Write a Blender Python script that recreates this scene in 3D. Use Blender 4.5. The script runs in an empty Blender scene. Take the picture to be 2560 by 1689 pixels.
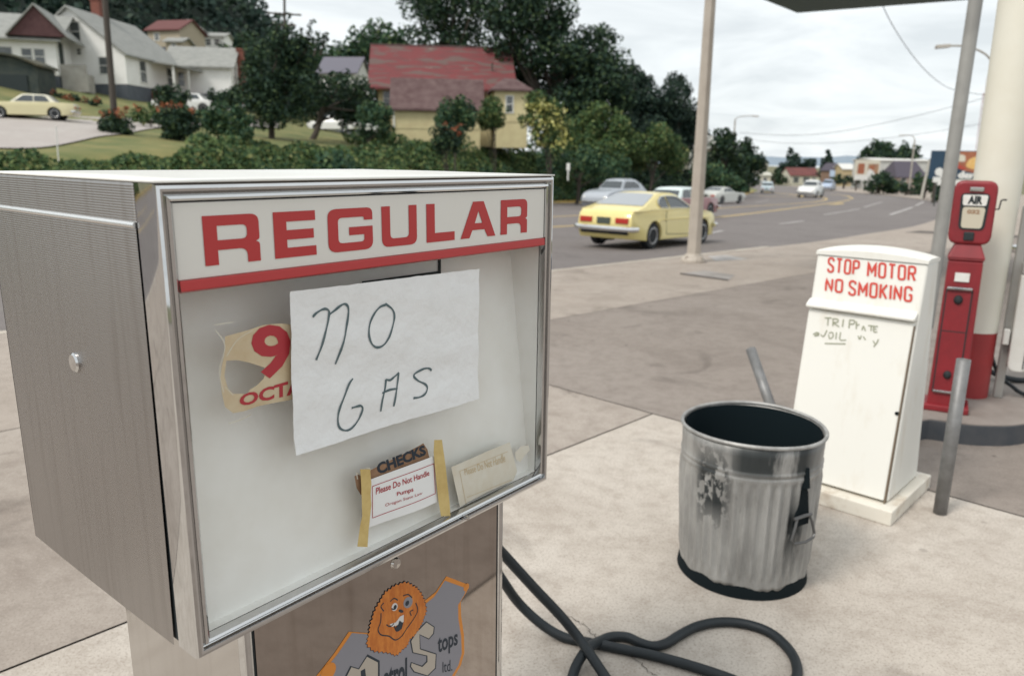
import bpy, bmesh, math, random
import numpy as np
from mathutils import Matrix, Vector, noise as mnoise

# ---------------------------------------------------------------- camera, world, sun, exposure
SC = bpy.context.scene
COL = SC.collection
FPX, PITCH, ROLL = 1921.66, .2302346, .01191436      # focal length in photo pixels, camera tilt
CX, CY, EYE = 1280.0, 844.5, 1.62
fw = np.array([0, math.cos(PITCH), -math.sin(PITCH)])
up0 = np.array([0, math.sin(PITCH), math.cos(PITCH)])
r0 = np.array([1.0, 0, 0])
RI = math.cos(ROLL) * r0 + math.sin(ROLL) * up0
UP = -math.sin(ROLL) * r0 + math.cos(ROLL) * up0
cam_d = bpy.data.cameras.new('camera')
cam = bpy.data.objects.new('camera', cam_d)
COL.objects.link(cam)
M = Matrix.Identity(4)
for i in range(3):
    M[i][0] = RI[i]; M[i][1] = UP[i]; M[i][2] = -fw[i]
M[0][3], M[1][3], M[2][3] = 0, 0, EYE
cam.matrix_world = M
cam_d.sensor_width = 36.0
cam_d.lens = FPX / 2560 * 36
cam_d.clip_start = .02
cam_d.clip_end = 4000
cam_d.dof.use_dof = True
cam_d.dof.focus_distance = 1.32
cam_d.dof.aperture_fstop = 5.0
SC.camera = cam
SC.view_settings.view_transform = 'Standard'
SC.view_settings.look = 'None'
SC.view_settings.exposure = 0.14
SC.view_settings.gamma = 1.0
SC.cycles.use_denoising = True
SC.cycles.max_bounces = 8
SC.cycles.transparent_max_bounces = 12
SC.cycles.caustics_reflective = False
SC.cycles.caustics_refractive = False

SUN_DIR = Vector((-.52, -.42, .80)).normalized()      # towards the sun, behind the cloud
W = bpy.data.worlds.new('World')
SC.world = W
W.use_nodes = True
nt = W.node_tree
for n in list(nt.nodes): nt.nodes.remove(n)
N = nt.nodes.new
out = N('ShaderNodeOutputWorld'); bg = N('ShaderNodeBackground'); bg.inputs['Strength'].default_value = .10
sky = N('ShaderNodeTexSky'); sky.sky_type = 'NISHITA'; sky.sun_disc = False
sky.sun_elevation = math.asin(SUN_DIR.z); sky.sun_rotation = math.atan2(SUN_DIR.x, SUN_DIR.y)
tc = N('ShaderNodeTexCoord')
sep = N('ShaderNodeSeparateXYZ'); nt.links.new(tc.outputs['Generated'], sep.inputs[0])
# flat cloud deck: project the direction on a plane overhead so the clouds shrink towards the horizon
zz = N('ShaderNodeMath'); zz.operation = 'MAXIMUM'; nt.links.new(sep.outputs['Z'], zz.inputs[0]); zz.inputs[1].default_value = 0
za = N('ShaderNodeMath'); za.operation = 'ADD'; nt.links.new(zz.outputs[0], za.inputs[0]); za.inputs[1].default_value = .14
dx = N('ShaderNodeMath'); dx.operation = 'DIVIDE'; nt.links.new(sep.outputs['X'], dx.inputs[0]); nt.links.new(za.outputs[0], dx.inputs[1])
dy = N('ShaderNodeMath'); dy.operation = 'DIVIDE'; nt.links.new(sep.outputs['Y'], dy.inputs[0]); nt.links.new(za.outputs[0], dy.inputs[1])
cmb = N('ShaderNodeCombineXYZ'); nt.links.new(dx.outputs[0], cmb.inputs[0]); nt.links.new(dy.outputs[0], cmb.inputs[1])
n1 = N('ShaderNodeTexNoise'); n1.inputs['Scale'].default_value = 1.15; n1.inputs['Detail'].default_value = 9; n1.inputs['Roughness'].default_value = .58
n1.inputs['Distortion'].default_value = .6
nt.links.new(cmb.outputs[0], n1.inputs['Vector'])
cr = N('ShaderNodeValToRGB')
cr.color_ramp.elements[0].position = .34; cr.color_ramp.elements[0].color = (.69, .735, .757, 1)
cr.color_ramp.elements[1].position = .62; cr.color_ramp.elements[1].color = (.90, .94, .95, 1)
nt.links.new(n1.outputs['Fac'], cr.inputs[0])
# an overcast sky is about twice as bright overhead as at the horizon
g1 = N('ShaderNodeMapRange'); g1.inputs['From Min'].default_value = .16; g1.inputs['From Max'].default_value = .8
g1.inputs['To Min'].default_value = 10.6; g1.inputs['To Max'].default_value = 11.5
nt.links.new(sep.outputs['Z'], g1.inputs['Value'])
sc_ = N('ShaderNodeVectorMath'); sc_.operation = 'SCALE'
nt.links.new(cr.outputs['Color'], sc_.inputs[0]); nt.links.new(g1.outputs[0], sc_.inputs['Scale'])
mx = N('ShaderNodeMix'); mx.data_type = 'RGBA'; mx.inputs['Factor'].default_value = .93
nt.links.new(sky.outputs['Color'], mx.inputs['A']); nt.links.new(sc_.outputs[0], mx.inputs['B'])
nt.links.new(mx.outputs['Result'], bg.inputs['Color']); nt.links.new(bg.outputs[0], out.inputs[0])

sun_d = bpy.data.lights.new('sun', 'SUN'); sun_d.energy = 2.3; sun_d.angle = math.radians(16); sun_d.color = (1, .95, .88)
sun = bpy.data.objects.new('sun', sun_d); COL.objects.link(sun)
sun.rotation_euler = (-SUN_DIR).to_track_quat('-Z', 'Y').to_euler()
sun.location = SUN_DIR * 60

# ---------------------------------------------------------------- photo geometry helpers
def ray(u, v):
    return fw + RI * ((u - CX) / FPX) - UP * ((v - CY) / FPX)
O3 = np.array([0, 0, EYE])
def G(u, v, z=0.0):                      # point seen at photo pixel (u, v) on the level z
    d = ray(u, v); return O3 + d * ((z - EYE) / d[2])
def YD(u, v, y):                         # point seen at photo pixel (u, v) at distance y ahead
    d = ray(u, v); return O3 + d * (y / d[1])
def zt(y):                               # the street falls away from the station
    return -.03 * (min(max(y, 7.0), 90.0) - 7.0) - .018 * (min(max(y, 90.0), 270.0) - 90.0)

YAW = .887451533
PA = np.array([math.cos(YAW), math.sin(YAW), 0]); PB = np.array([-math.sin(YAW), math.cos(YAW), 0])
PO = np.array([-.410848, .893636, EYE - .0338949])
PT = PO[2]
def PP(u, v, off=0.0):                   # pixel -> pump frame (s along the front, depth, height)
    d = ray(u, v); q = O3 - PO; t = (off - q @ PB) / (d @ PB); p = q + d * t
    return (p @ PA, off, p[2] + PT)
GY = math.radians(46.0)                  # the slabs lie at this angle
GA = np.array([math.cos(GY), math.sin(GY)]); GB = np.array([-math.sin(GY), math.cos(GY)])
def gp(a, b): return a * GA + b * GB

# ---------------------------------------------------------------- object helpers
def tag(o, label=None, cat=None, group=None, kind=None):
    if label: o['label'] = label
    if cat: o['category'] = cat
    if group: o['group'] = group
    if kind: o['kind'] = kind
    return o
def thing(name, label, cat, loc=(0, 0, 0), rz=0.0, group=None):
    o = bpy.data.objects.new(name, None); COL.objects.link(o)
    o.location = loc; o.rotation_euler = (0, 0, rz); o.empty_display_size = .1
    return tag(o, label, cat, group)
def copy_thing(o, parent=None):
    c = o.copy(); COL.objects.link(c)
    if parent: c.parent = parent
    for ch in list(o.children): copy_thing(ch, c)
    return c

class MB:
    def __init__(s): s.v = []; s.f = []
    def add(s, vs, fs):
        k = len(s.v); s.v += [tuple(p) for p in vs]; s.f += [tuple(i + k for i in f) for f in fs]; return s
    def poly(s, pts): return s.add(pts, [tuple(range(len(pts)))])
    def box(s, c, d, rot=None):
        hx, hy, hz = d[0] / 2, d[1] / 2, d[2] / 2
        vs = [Vector((x, y, z)) for x in (-hx, hx) for y in (-hy, hy) for z in (-hz, hz)]
        if rot is not None: vs = [rot @ p for p in vs]
        vs = [p + Vector(c) for p in vs]
        return s.add(vs, [(0, 1, 3, 2), (4, 6, 7, 5), (0, 4, 5, 1), (2, 3, 7, 6), (0, 2, 6, 4), (1, 5, 7, 3)])
    def hexa(s, b4, t4):                 # bottom and top quads in the same order
        return s.add(list(b4) + list(t4), [(3, 2, 1, 0), (4, 5, 6, 7), (0, 1, 5, 4), (1, 2, 6, 5), (2, 3, 7, 6), (3, 0, 4, 7)])
    def prism(s, pts, d):                # polygon pushed along vector d
        n = len(pts); d = Vector(d); a = [Vector(p) for p in pts]; b = [p + d for p in a]
        fs = [tuple(range(n))[::-1], tuple(range(n, 2 * n))] + [(i, (i + 1) % n, n + (i + 1) % n, n + i) for i in range(n)]
        return s.add(a + b, fs)
    def tube(s, pts, r, n=10, closed=False, caps=True):
        P = [Vector(p) for p in pts]; m = len(P); rr = r if hasattr(r, '__len__') else [r] * m
        vs = []; ref = None
        for i, p in enumerate(P):
            t = (P[(i + 1) % m] - P[i - 1]) if closed else (P[min(i + 1, m - 1)] - P[max(i - 1, 0)])
            t.normalize()
            if ref is None:
                ref = Vector((0, 0, 1)) if abs(t.z) < .9 else Vector((1, 0, 0))
            x = (ref - t * ref.dot(t)).normalized(); y = t.cross(x); ref = x
            vs += [p + (x * math.cos(k * 2 * math.pi / n) + y * math.sin(k * 2 * math.pi / n)) * rr[i] for k in range(n)]
        fs = []
        for i in range(m if closed else m - 1):
            j = (i + 1) % m
            for k in range(n):
                fs.append((i * n + k, i * n + (k + 1) % n, j * n + (k + 1) % n, j * n + k))
        if caps and not closed: fs += [tuple(range(n))[::-1], tuple(range((m - 1) * n, m * n))]
        return s.add(vs, fs)
    def lathe(s, prof, n=32, c=(0, 0, 0), axis='z', caps=True):
        vs = []
        for (r, h) in prof:
            for k in range(n):
                a = 2 * math.pi * k / n; x, y = r * math.cos(a), r * math.sin(a)
                p = (x, y, h) if axis == 'z' else ((h, x, y) if axis == 'x' else (y, h, x))
                vs.append((p[0] + c[0], p[1] + c[1], p[2] + c[2]))
        m = len(prof)
        fs = [(i * n + k, i * n + (k + 1) % n, (i + 1) * n + (k + 1) % n, (i + 1) * n + k) for i in range(m - 1) for k in range(n)]
        if caps:
            if prof[0][0] > 1e-6: fs.append(tuple(range(n))[::-1])
            if prof[-1][0] > 1e-6: fs.append(tuple(range((m - 1) * n, m * n)))
        return s.add(vs, fs)
    def grid(s, fn, nu, nv):
        vs = [fn(i / nu, j / nv) for j in range(nv + 1) for i in range(nu + 1)]
        return s.add(vs, [(j * (nu + 1) + i, j * (nu + 1) + i + 1, (j + 1) * (nu + 1) + i + 1, (j + 1) * (nu + 1) + i) for j in range(nv) for i in range(nu)])
    def ribbon(s, pts, w, nrm):          # flat stroke along pts
        P = [Vector(p) for p in pts]; nrm = Vector(nrm); m = len(P); L = []
        ww = w if hasattr(w, '__len__') else [w] * m
        for i, p in enumerate(P):
            t = P[min(i + 1, m - 1)] - P[max(i - 1, 0)]
            x = t.cross(nrm).normalized() * ww[i] / 2; L += [p - x, p + x]
        return s.add(L, [(2 * i, 2 * i + 1, 2 * i + 3, 2 * i + 2) for i in range(m - 1)])
    def build(s, name, mat=None, parent=None, smooth=False, bevel=0, solid=0, label=None, ang=.6, fix=True, seg=2):
        me = bpy.data.meshes.new(name); me.from_pydata(s.v, [], s.f); me.update()
        if fix:
            bm = bmesh.new(); bm.from_mesh(me); bmesh.ops.recalc_face_normals(bm, faces=bm.faces); bm.to_mesh(me); bm.free()
        o = bpy.data.objects.new(name, me); COL.objects.link(o)
        if mat: me.materials.append(mat)
        if smooth:
            me.shade_smooth(); me.set_sharp_from_angle(angle=ang)
        if bevel:
            b = o.modifiers.new('bevel', 'BEVEL'); b.width = bevel; b.segments = seg; b.limit_method = 'ANGLE'; b.angle_limit = .6; b.harden_normals = False
        if solid:
            b = o.modifiers.new('solid', 'SOLIDIFY'); b.thickness = solid; b.offset = 0
        if parent: o.parent = parent
        if label: o['label'] = label
        return o

def catmull(pts, k=6, closed=False):
    P = [np.array(p, float) for p in pts]; n = len(P); outp = []
    rng = range(n) if closed else range(n - 1)
    for i in rng:
        if closed: p0, p1, p2, p3 = P[i - 1], P[i], P[(i + 1) % n], P[(i + 2) % n]
        else: p0, p1, p2, p3 = P[max(i - 1, 0)], P[i], P[i + 1], P[min(i + 2, n - 1)]
        for j in range(k):
            t = j / k
            outp.append(.5 * ((2 * p1) + (p2 - p0) * t + (2 * p0 - 5 * p1 + 4 * p2 - p3) * t * t + (3 * p1 - p0 - 3 * p2 + p3) * t ** 3))
    if not closed: outp.append(P[-1])
    return outp
def round_poly(pts, rad, k=5):           # pts (x, y); rad one number or a list
    n = len(pts); o = []
    for i in range(n):
        r = rad[i] if hasattr(rad, '__len__') else rad
        p = np.array(pts[i], float); a = np.array(pts[i - 1], float) - p; b = np.array(pts[(i + 1) % n], float) - p
        la, lb = np.linalg.norm(a), np.linalg.norm(b); r = min(r, la * .49, lb * .49)
        if r < 1e-6: o.append(tuple(p)); continue
        q0 = p + a / la * r; q1 = p + b / lb * r
        for j in range(k + 1):
            t = j / k; o.append(tuple((1 - t) ** 2 * q0 + 2 * t * (1 - t) * p + t * t * q1))
    return o
def fill2d(loops):                       # outline + holes -> (verts2d, faces)
    cu = bpy.data.curves.new('outline', 'CURVE'); cu.dimensions = '2D'; cu.fill_mode = 'BOTH'
    for lp in loops:
        sp = cu.splines.new('POLY'); sp.points.add(len(lp) - 1); sp.use_cyclic_u = True
        for i, p in enumerate(lp): sp.points[i].co = (p[0], p[1], 0, 1)
    return _curve2mesh(cu)
def _curve2mesh(cu):
    o = bpy.data.objects.new('outline', cu); COL.objects.link(o)
    dg = bpy.context.evaluated_depsgraph_get(); dg.update()
    me = bpy.data.meshes.new_from_object(o.evaluated_get(dg))
    vs = [tuple(v.co[:2]) for v in me.vertices]; fs = [tuple(p.vertices) for p in me.polygons]
    bpy.data.objects.remove(o); bpy.data.curves.remove(cu); bpy.data.meshes.remove(me)
    return vs, fs
def text2d(txt, bold=0.0, spacing=1.0, shear=0.0, res=3):
    cu = bpy.data.curves.new('lettering', 'FONT'); cu.body = txt; cu.fill_mode = 'BOTH'; cu.offset = bold
    cu.space_character = spacing; cu.shear = shear; cu.resolution_u = res
    vs, fs = _curve2mesh(cu)
    xs = [v[0] for v in vs]; ys = [v[1] for v in vs]
    x0, x1, y0, y1 = min(xs), max(xs), min(ys), max(ys)
    return [((x - x0) / (x1 - x0), (y - y0) / (y1 - y0)) for x, y in vs], fs
def quadmap(vs, q):                      # q: four points TL, TR, BR, BL ; unit square onto the quad
    TL, TR, BR, BL = [np.array(p, float) for p in q]
    return [tuple((1 - y) * ((1 - x) * BL + x * BR) + y * ((1 - x) * TL + x * TR)) for x, y in vs]
def lettering(name, txt, q, mat, parent, **kw):
    vs, fs = text2d(txt, **kw); m = MB(); m.add(quadmap(vs, q), fs)
    return m.build(name, mat, parent, fix=False)

# ---------------------------------------------------------------- materials
def nodes(name):
    m = bpy.data.materials.new(name); m.use_nodes = True; t = m.node_tree
    return m, t, t.nodes['Principled BSDF'], t.nodes.new, t.links.new
def c4(c): return (c[0], c[1], c[2], 1)
def mat(name, col, rough=.6, metal=0, col2=None, scale=6, amt=1.0, bump=0, bscale=40, spec=.5, stretch=None, lo=.35, hi=.65, detail=5):
    m, t, p, Nn, L = nodes(name)
    p.inputs['Roughness'].default_value = rough; p.inputs['Metallic'].default_value = metal
    p.inputs['Specular IOR Level'].default_value = spec
    p.inputs['Base Color'].default_value = c4(col)
    co = Nn('ShaderNodeTexCoord'); src = co.outputs['Object']
    if stretch:
        mp = Nn('ShaderNodeMapping'); mp.inputs['Scale'].default_value = stretch; L(src, mp.inputs[0]); src = mp.outputs[0]
    if col2 is not None:
        n = Nn('ShaderNodeTexNoise'); n.inputs['Scale'].default_value = scale; n.inputs['Detail'].default_value = detail; n.inputs['Roughness'].default_value = .6
        L(src, n.inputs['Vector'])
        r = Nn('ShaderNodeMapRange'); r.inputs['From Min'].default_value = lo; r.inputs['From Max'].default_value = hi; r.inputs['To Max'].default_value = amt
        L(n.outputs['Fac'], r.inputs['Value'])
        x = Nn('ShaderNodeMix'); x.data_type = 'RGBA'; x.inputs['A'].default_value = c4(col); x.inputs['B'].default_value = c4(col2)
        L(r.outputs[0], x.inputs['Factor']); L(x.outputs['Result'], p.inputs['Base Color'])
    if bump:
        n = Nn('ShaderNodeTexNoise'); n.inputs['Scale'].default_value = bscale; n.inputs['Detail'].default_value = 4; L(src, n.inputs['Vector'])
        b = Nn('ShaderNodeBump'); b.inputs['Strength'].default_value = bump; b.inputs['Distance'].default_value = .01
        L(n.outputs['Fac'], b.inputs['Height']); L(b.outputs[0], p.inputs['Normal'])
    return m
def leafmat(name, cols, rough=.65):
    m, t, p, Nn, L = nodes(name); p.inputs['Roughness'].default_value = rough; p.inputs['Specular IOR Level'].default_value = .25
    g = Nn('ShaderNodeNewGeometry'); r = Nn('ShaderNodeValToRGB'); L(g.outputs['Random Per Island'], r.inputs[0])
    e = r.color_ramp.elements
    while len(e) < len(cols): e.new(.5)
    for i, (pos, c) in enumerate(cols): e[i].position = pos; e[i].color = c4(c)
    L(r.outputs[0], p.inputs['Base Color'])
    return m

# concrete, asphalt
def ground_mat(name, base, dark, light, spk=.5, stains=.5, rough=.9, seed=0.0, sscale=.55, oil=True):
    m, t, p, Nn, L = nodes(name); p.inputs['Roughness'].default_value = rough; p.inputs['Specular IOR Level'].default_value = .2
    co = Nn('ShaderNodeTexCoord'); mp = Nn('ShaderNodeMapping'); mp.inputs['Location'].default_value = (seed, seed * 1.7, 0); L(co.outputs['Object'], mp.inputs[0])
    def noi(sc, det=5, ro=.6, dist=0):
        n = Nn('ShaderNodeTexNoise'); n.inputs['Scale'].default_value = sc; n.inputs['Detail'].default_value = det; n.inputs['Roughness'].default_value = ro
        n.inputs['Distortion'].default_value = dist; L(mp.outputs[0], n.inputs['Vector']); return n.outputs['Fac']
    def rng(s, a, b, to=1.0):
        r = Nn('ShaderNodeMapRange'); r.inputs['From Min'].default_value = a; r.inputs['From Max'].default_value = b; r.inputs['To Max'].default_value = to; L(s, r.inputs['Value']); return r.outputs[0]
    def mixc(fac, a, b):
        x = Nn('ShaderNodeMix'); x.data_type = 'RGBA'; L(fac, x.inputs['Factor'])
        if isinstance(a, tuple): x.inputs['A'].default_value = c4(a)
        else: L(a, x.inputs['A'])
        x.inputs['B'].default_value = c4(b); return x.outputs['Result']
    c = mixc(rng(noi(sscale, 6, .62, .4), .42, .68, .75), base, light)
    c = mixc(rng(noi(sscale * 2.3, 7, .70, .8), .47, .66, stains), c, dark)
    c = mixc(rng(noi(9, 5, .72), .46, .64, .42), c, dark)
    c = mixc(rng(noi(110, 2, .7), .53, .62, spk), c, dark)
    c = mixc(rng(noi(75, 2, .7), .55, .64, spk * .6), c, light)
    if oil: c = mixc(rng(noi(1.35, 6, .6, 1.1), .58, .68, stains * .75), c, tuple(k * .55 for k in dark))
    v = Nn('ShaderNodeTexVoronoi'); v.inputs['Scale'].default_value = 3.6; L(mp.outputs[0], v.inputs['Vector'])
    dr = Nn('ShaderNodeMath'); dr.operation = 'MULTIPLY'; L(rng(v.outputs['Distance'], .075, .045, .75), dr.inputs[0]); L(rng(noi(1.1, 3), .50, .56), dr.inputs[1])
    c = mixc(dr.outputs[0], c, tuple(k * .4 for k in dark))
    L(c, p.inputs['Base Color'])
    b = Nn('ShaderNodeBump'); b.inputs['Strength'].default_value = .35; b.inputs['Distance'].default_value = .004; L(noi(120, 4, .8), b.inputs['Height']); L(b.outputs[0], p.inputs['Normal'])
    return m
CONC = ground_mat('light_concrete', (.50, .448, .392), (.30, .25, .208), (.57, .52, .465), .62, .5, seed=3)
CONC2 = ground_mat('pinkish_concrete', (.36, .312, .27), (.235, .195, .165), (.43, .38, .335), .6, .75, seed=11)
DRIVE = ground_mat('drive_concrete', (.275, .237, .208), (.175, .146, .126), (.32, .28, .25), .5, .5, seed=7, sscale=.45)
WALK = ground_mat('sidewalk_concrete', (.365, .312, .268), (.26, .22, .186), (.42, .37, .325), .45, .55, seed=21)
ASPH = ground_mat('road_asphalt', (.185, .165, .158), (.14, .123, .118), (.225, .205, .195), .35, .5, seed=5, sscale=.22)
STREET = ground_mat('side_street', (.40, .36, .335), (.32, .29, .27), (.45, .42, .39), .2, .3, seed=9, oil=False)
SOIL = mat('dark_joint', (.09, .075, .065), .95)
# ---------------------------------------------------------------- the petrol pump
def metal_mat(name, col, rough, rib=0, streak=.5, dirt=(.25, .2, .16), damt=.25, aniso=0):
    m, t, p, Nn, L = nodes(name); p.inputs['Metallic'].default_value = 1
    co = Nn('ShaderNodeTexCoord'); mp = Nn('ShaderNodeMapping'); mp.inputs['Scale'].default_value = (14, 14, .8); L(co.outputs['Object'], mp.inputs[0])
    n = Nn('ShaderNodeTexNoise'); n.inputs['Scale'].default_value = 4; n.inputs['Detail'].default_value = 6; L(mp.outputs[0], n.inputs['Vector'])
    r = Nn('ShaderNodeMapRange'); r.inputs['From Min'].default_value = .5; r.inputs['From Max'].default_value = .8; r.inputs['To Max'].default_value = damt; L(n.outputs['Fac'], r.inputs['Value'])
    x = Nn('ShaderNodeMix'); x.data_type = 'RGBA'; x.inputs['A'].default_value = c4(col); x.inputs['B'].default_value = c4(dirt); L(r.outputs[0], x.inputs['Factor']); L(x.outputs['Result'], p.inputs['Base Color'])
    r2 = Nn('ShaderNodeMapRange'); r2.inputs['To Min'].default_value = rough * .8; r2.inputs['To Max'].default_value = rough * 1.3; L(n.outputs['Fac'], r2.inputs['Value']); L(r2.outputs[0], p.inputs['Roughness'])
    if rib:
        w = Nn('ShaderNodeTexWave'); w.wave_type = 'BANDS'; w.bands_direction = 'Z'; w.inputs['Scale'].default_value = rib; w.inputs['Distortion'].default_value = .15; w.inputs['Detail'].default_value = 1
        L(co.outputs['Object'], w.inputs['Vector'])
        b = Nn('ShaderNodeBump'); b.inputs['Strength'].default_value = .38; b.inputs['Distance'].default_value = .0008; L(w.outputs['Fac'], b.inputs['Height']); L(b.outputs[0], p.inputs['Normal'])
    return m
CHROME = metal_mat('chrome', (.62, .62, .62), .05, damt=.05)
BRIGHT = metal_mat('bright_trim', (.85, .85, .84), .32, damt=.05)
STEEL = metal_mat('ribbed_steel', (.40, .38, .367), .33, rib=95, damt=.45, dirt=(.2, .165, .14))
POLISH = metal_mat('polished_steel', (.56, .54, .52), .10, damt=.15)
FRONTST = metal_mat('pedestal_steel', (.42, .375, .345), .045, damt=.3, dirt=(.2, .15, .12))
WHITEP = mat('white_enamel', (.74, .74, .71), .35, col2=(.66, .63, .57), scale=5, amt=.5)
CREAM = mat('header_white', (.72, .70, .65), .32, col2=(.66, .63, .57), scale=4, amt=.4)
INNERW = mat('dial_panel_white', (.86, .855, .835), .5, col2=(.70, .67, .61), scale=5, amt=.6, detail=10, bump=.05, bscale=60)
REDP = mat('red_plastic', (.44, .035, .035), .38)
REDINK = mat('red_ink', (.40, .03, .04), .5)
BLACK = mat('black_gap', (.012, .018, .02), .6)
PAPER = mat('paper', (.80, .80, .79), .85, col2=(.74, .74, .73), scale=30, amt=.5, bump=.28, bscale=60)
CARDP = mat('card_stock', (.80, .80, .79), .8, col2=(.75, .75, .73), scale=20, amt=.4)
INK = mat('marker_ink', (.075, .115, .125), .7, col2=(.13, .17, .175), scale=60, amt=.8)
TAPE = mat('masking_tape', (.62, .47, .19), .6, col2=(.50, .35, .12), scale=45, amt=.8)
BROWN = mat('brown_label', (.23, .125, .065), .6, col2=(.33, .2, .12), scale=50, amt=.7)
FILM = mat('yellowed_film', (.60, .50, .34), .35, col2=(.47, .34, .19), scale=18, amt=.8)
FADED = mat('faded_card', (.66, .63, .54), .7, col2=(.60, .54, .42), scale=30, amt=.7)
ORANGE = mat('decal_orange', (.62, .22, .03), .45)
LION = mat('decal_lion_orange', (.60, .20, .03), .45, col2=(.42, .105, .012), scale=42, amt=.8, stretch=(3, 1, 1))
DGREY = mat('decal_grey', (.23, .225, .25), .4)
DBLUE = mat('decal_dark', (.012, .022, .035), .5)
DPALE = mat('decal_beige', (.42, .37, .31), .5)
DWHITE = mat('decal_white', (.62, .60, .58), .5)
gm, gt_, gp_, GN, GL = nodes('display_glass')
gt_.nodes.remove(gp_)
tr = GN('ShaderNodeBsdfTransparent'); gl = GN('ShaderNodeBsdfGlossy'); gl.inputs['Roughness'].default_value = .02
lw = GN('ShaderNodeLayerWeight'); lw.inputs['Blend'].default_value = .35; fr = GN('ShaderNodeMath'); fr.operation = 'POWER'; GL(lw.outputs['Facing'], fr.inputs[0]); fr.inputs[1].default_value = 5; mxs = GN('ShaderNodeMixShader')
tr.inputs['Color'].default_value = (.99, .99, .983, 1)
GL(fr.outputs[0], mxs.inputs[0]); GL(tr.outputs[0], mxs.inputs[1]); GL(gl.outputs[0], mxs.inputs[2]); GL(mxs.outputs[0], gt_.nodes['Material Output'].inputs[0])

pump = thing('gas_pump', 'stainless steel petrol pump with red REGULAR header and a dial window', 'gas pump', (PO[0], PO[1], 0), YAW)
Wp, HB = .774, .62
Zt, Zb = PT, PT - HB

def rect_loop(i, z0=Zb, z1=Zt, w=Wp): return [(i, z1 - i), (w - i, z1 - i), (w - i, z0 + i), (i, z0 + i)]
prof = [(.0, .050), (.0, .006), (.0022, .0012), (.006, .0), (.0092, .0012), (.0105, .0078), (.0130, .0095), (.0145, .0040), (.0178, .0018), (.0205, .004), (.0215, .009), (.0225, .016)]
m = MB(); k = len(prof)
vs = []
for (ins, b) in prof:
    vs += [(s, b, z) for s, z in rect_loop(ins)]
fs = [(4 * i + c, 4 * i + (c + 1) % 4, 4 * i + 4 + (c + 1) % 4, 4 * i + 4 + c) for i in range(k - 1) for c in range(4)]
m.add(vs, fs); m.build('chrome_frame', CHROME, pump, smooth=True, ang=.62, fix=True)
# header box with the red lip
IL, IR = .0222, Wp - .0222
m = MB(); m.box(((IL + IR) / 2, .024, PT - .069), (IR - IL, .034, .0925))
hdr = m.build('header_panel', CREAM, pump, bevel=.001)
m = MB()
z1, z2 = PT - .1155, PT - .1300
m.add([(IL, .004, z1), (IR, .004, z1), (IR, .003, z2 + .0015), (IL, .003, z2 + .0015), (IL + .012, .030, z2 - .005), (IR - .004, .030, z2 - .005), (IL, .042, z1), (IR, .042, z1)],
      [(0, 1, 2, 3), (3, 2, 5, 4), (4, 5, 7, 6), (0, 6, 7, 1), (0, 3, 4, 6), (1, 7, 5, 2)])
m.build('header_lip', REDP, pump, bevel=.0012)
# REGULAR, wide square lettering
def letter(ch):
    t = .24; v = .215                     # stem widths of the unit box (x, y)
    if ch == 'E': return [[(0, 0), (1, 0), (1, v), (.30, v), (.30, .39), (.95, .39), (.95, .60), (.30, .60), (.30, .785), (1, .785), (1, 1), (0, 1)]]
    if ch == 'L': return [[(0, 0), (1, 0), (1, .235), (.29, .235), (.29, 1), (0, 1)]]
    if ch == 'U':
        return [round_poly([(0, 1), (0, 0), (1, 0), (1, 1), (.765, 1), (.765, .2), (.235, .2), (.235, 1)], [0, .2, .2, 0, 0, .11, .11, 0])]
    if ch == 'A':
        return [[(0, 0), (.245, 0), (.33, .215), (.675, .215), (.765, 0), (1, 0), (.65, 1), (.345, 1)], [(.395, .40), (.61, .40), (.50, .74)]]
    if ch == 'G':
        return [round_poly([(1, .64), (1, 1), (0, 1), (0, 0), (1, 0), (1, .56), (.46, .56), (.46, .37), (.80, .37), (.80, .2), (.22, .2), (.22, .79), (.80, .79), (.80, .71), (1, .71)][1:14] + [(.80, .71), (1, .71)],
                           [.2, .2, .2, .2, 0, 0, 0, 0, .08, .1, .1, .08, .0, 0, 0])]
    if ch == 'R':
        return [round_poly([(0, 0), (.235, 0), (.235, .30), (.76, .30), (.76, 0), (1, 0), (1, .39), (.93, .43), (1, .47), (1, 1), (0, 1)], [0, 0, 0, .17, 0, 0, .08, .0, .08, .17, 0]),
                round_poly([(.24, .50), (.77, .50), (.77, .79), (.24, .79)], [0, .1, .1, 0])]
for ch, s0, s1 in [('R', .0580, .1357), ('E', .1573, .2243), ('G', .2451, .3268), ('U', .3446, .4172), ('L', .4384, .5036), ('A', .5180, .6083), ('R', .6226, .6986)]:
    vs, fs = fill2d(letter(ch))
    m = MB(); m.add([(s0 + x * (s1 - s0), .0062, PT - .1010 + y * .0612) for x, y in vs], fs)
    m.build('letter', REDP, hdr, fix=False)
# glass, sloping dial panel behind it, walls of the recess
zgt, zgb = PT - .126, Zb + .0222
m = MB(); m.box(((IL + IR) / 2, .0195, (zgt + zgb) / 2), (IR - IL - .001, .003, zgt - zgb - .001))
m.build('window_glass', gm, pump)
dT, dB = .098, .034
zpt, zpb = PT - .075, zgb
m = MB()
m.add([(IL, dT, zpt), (IR, dT, zpt), (IR, dB, zpb), (IL, dB, zpb)], [(0, 1, 2, 3)])
dial = m.build('dial_panel', INNERW, pump)
m = MB()
for s in (IL, IR):
    m.add([(s, .018, zpt), (s, dT, zpt), (s, dB, zpb), (s, .018, zpb)], [(0, 1, 2, 3)])
m.add([(IL, .018, zpb), (IR, .018, zpb), (IR, dB, zpb), (IL, dB, zpb)], [(0, 1, 2, 3)])
m.add([(IL, .042, zpt), (IR, .042, zpt), (IR, dT, zpt), (IL, dT, zpt)], [(0, 1, 2, 3)])
m.build('recess_wall', INNERW, pump)
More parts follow.
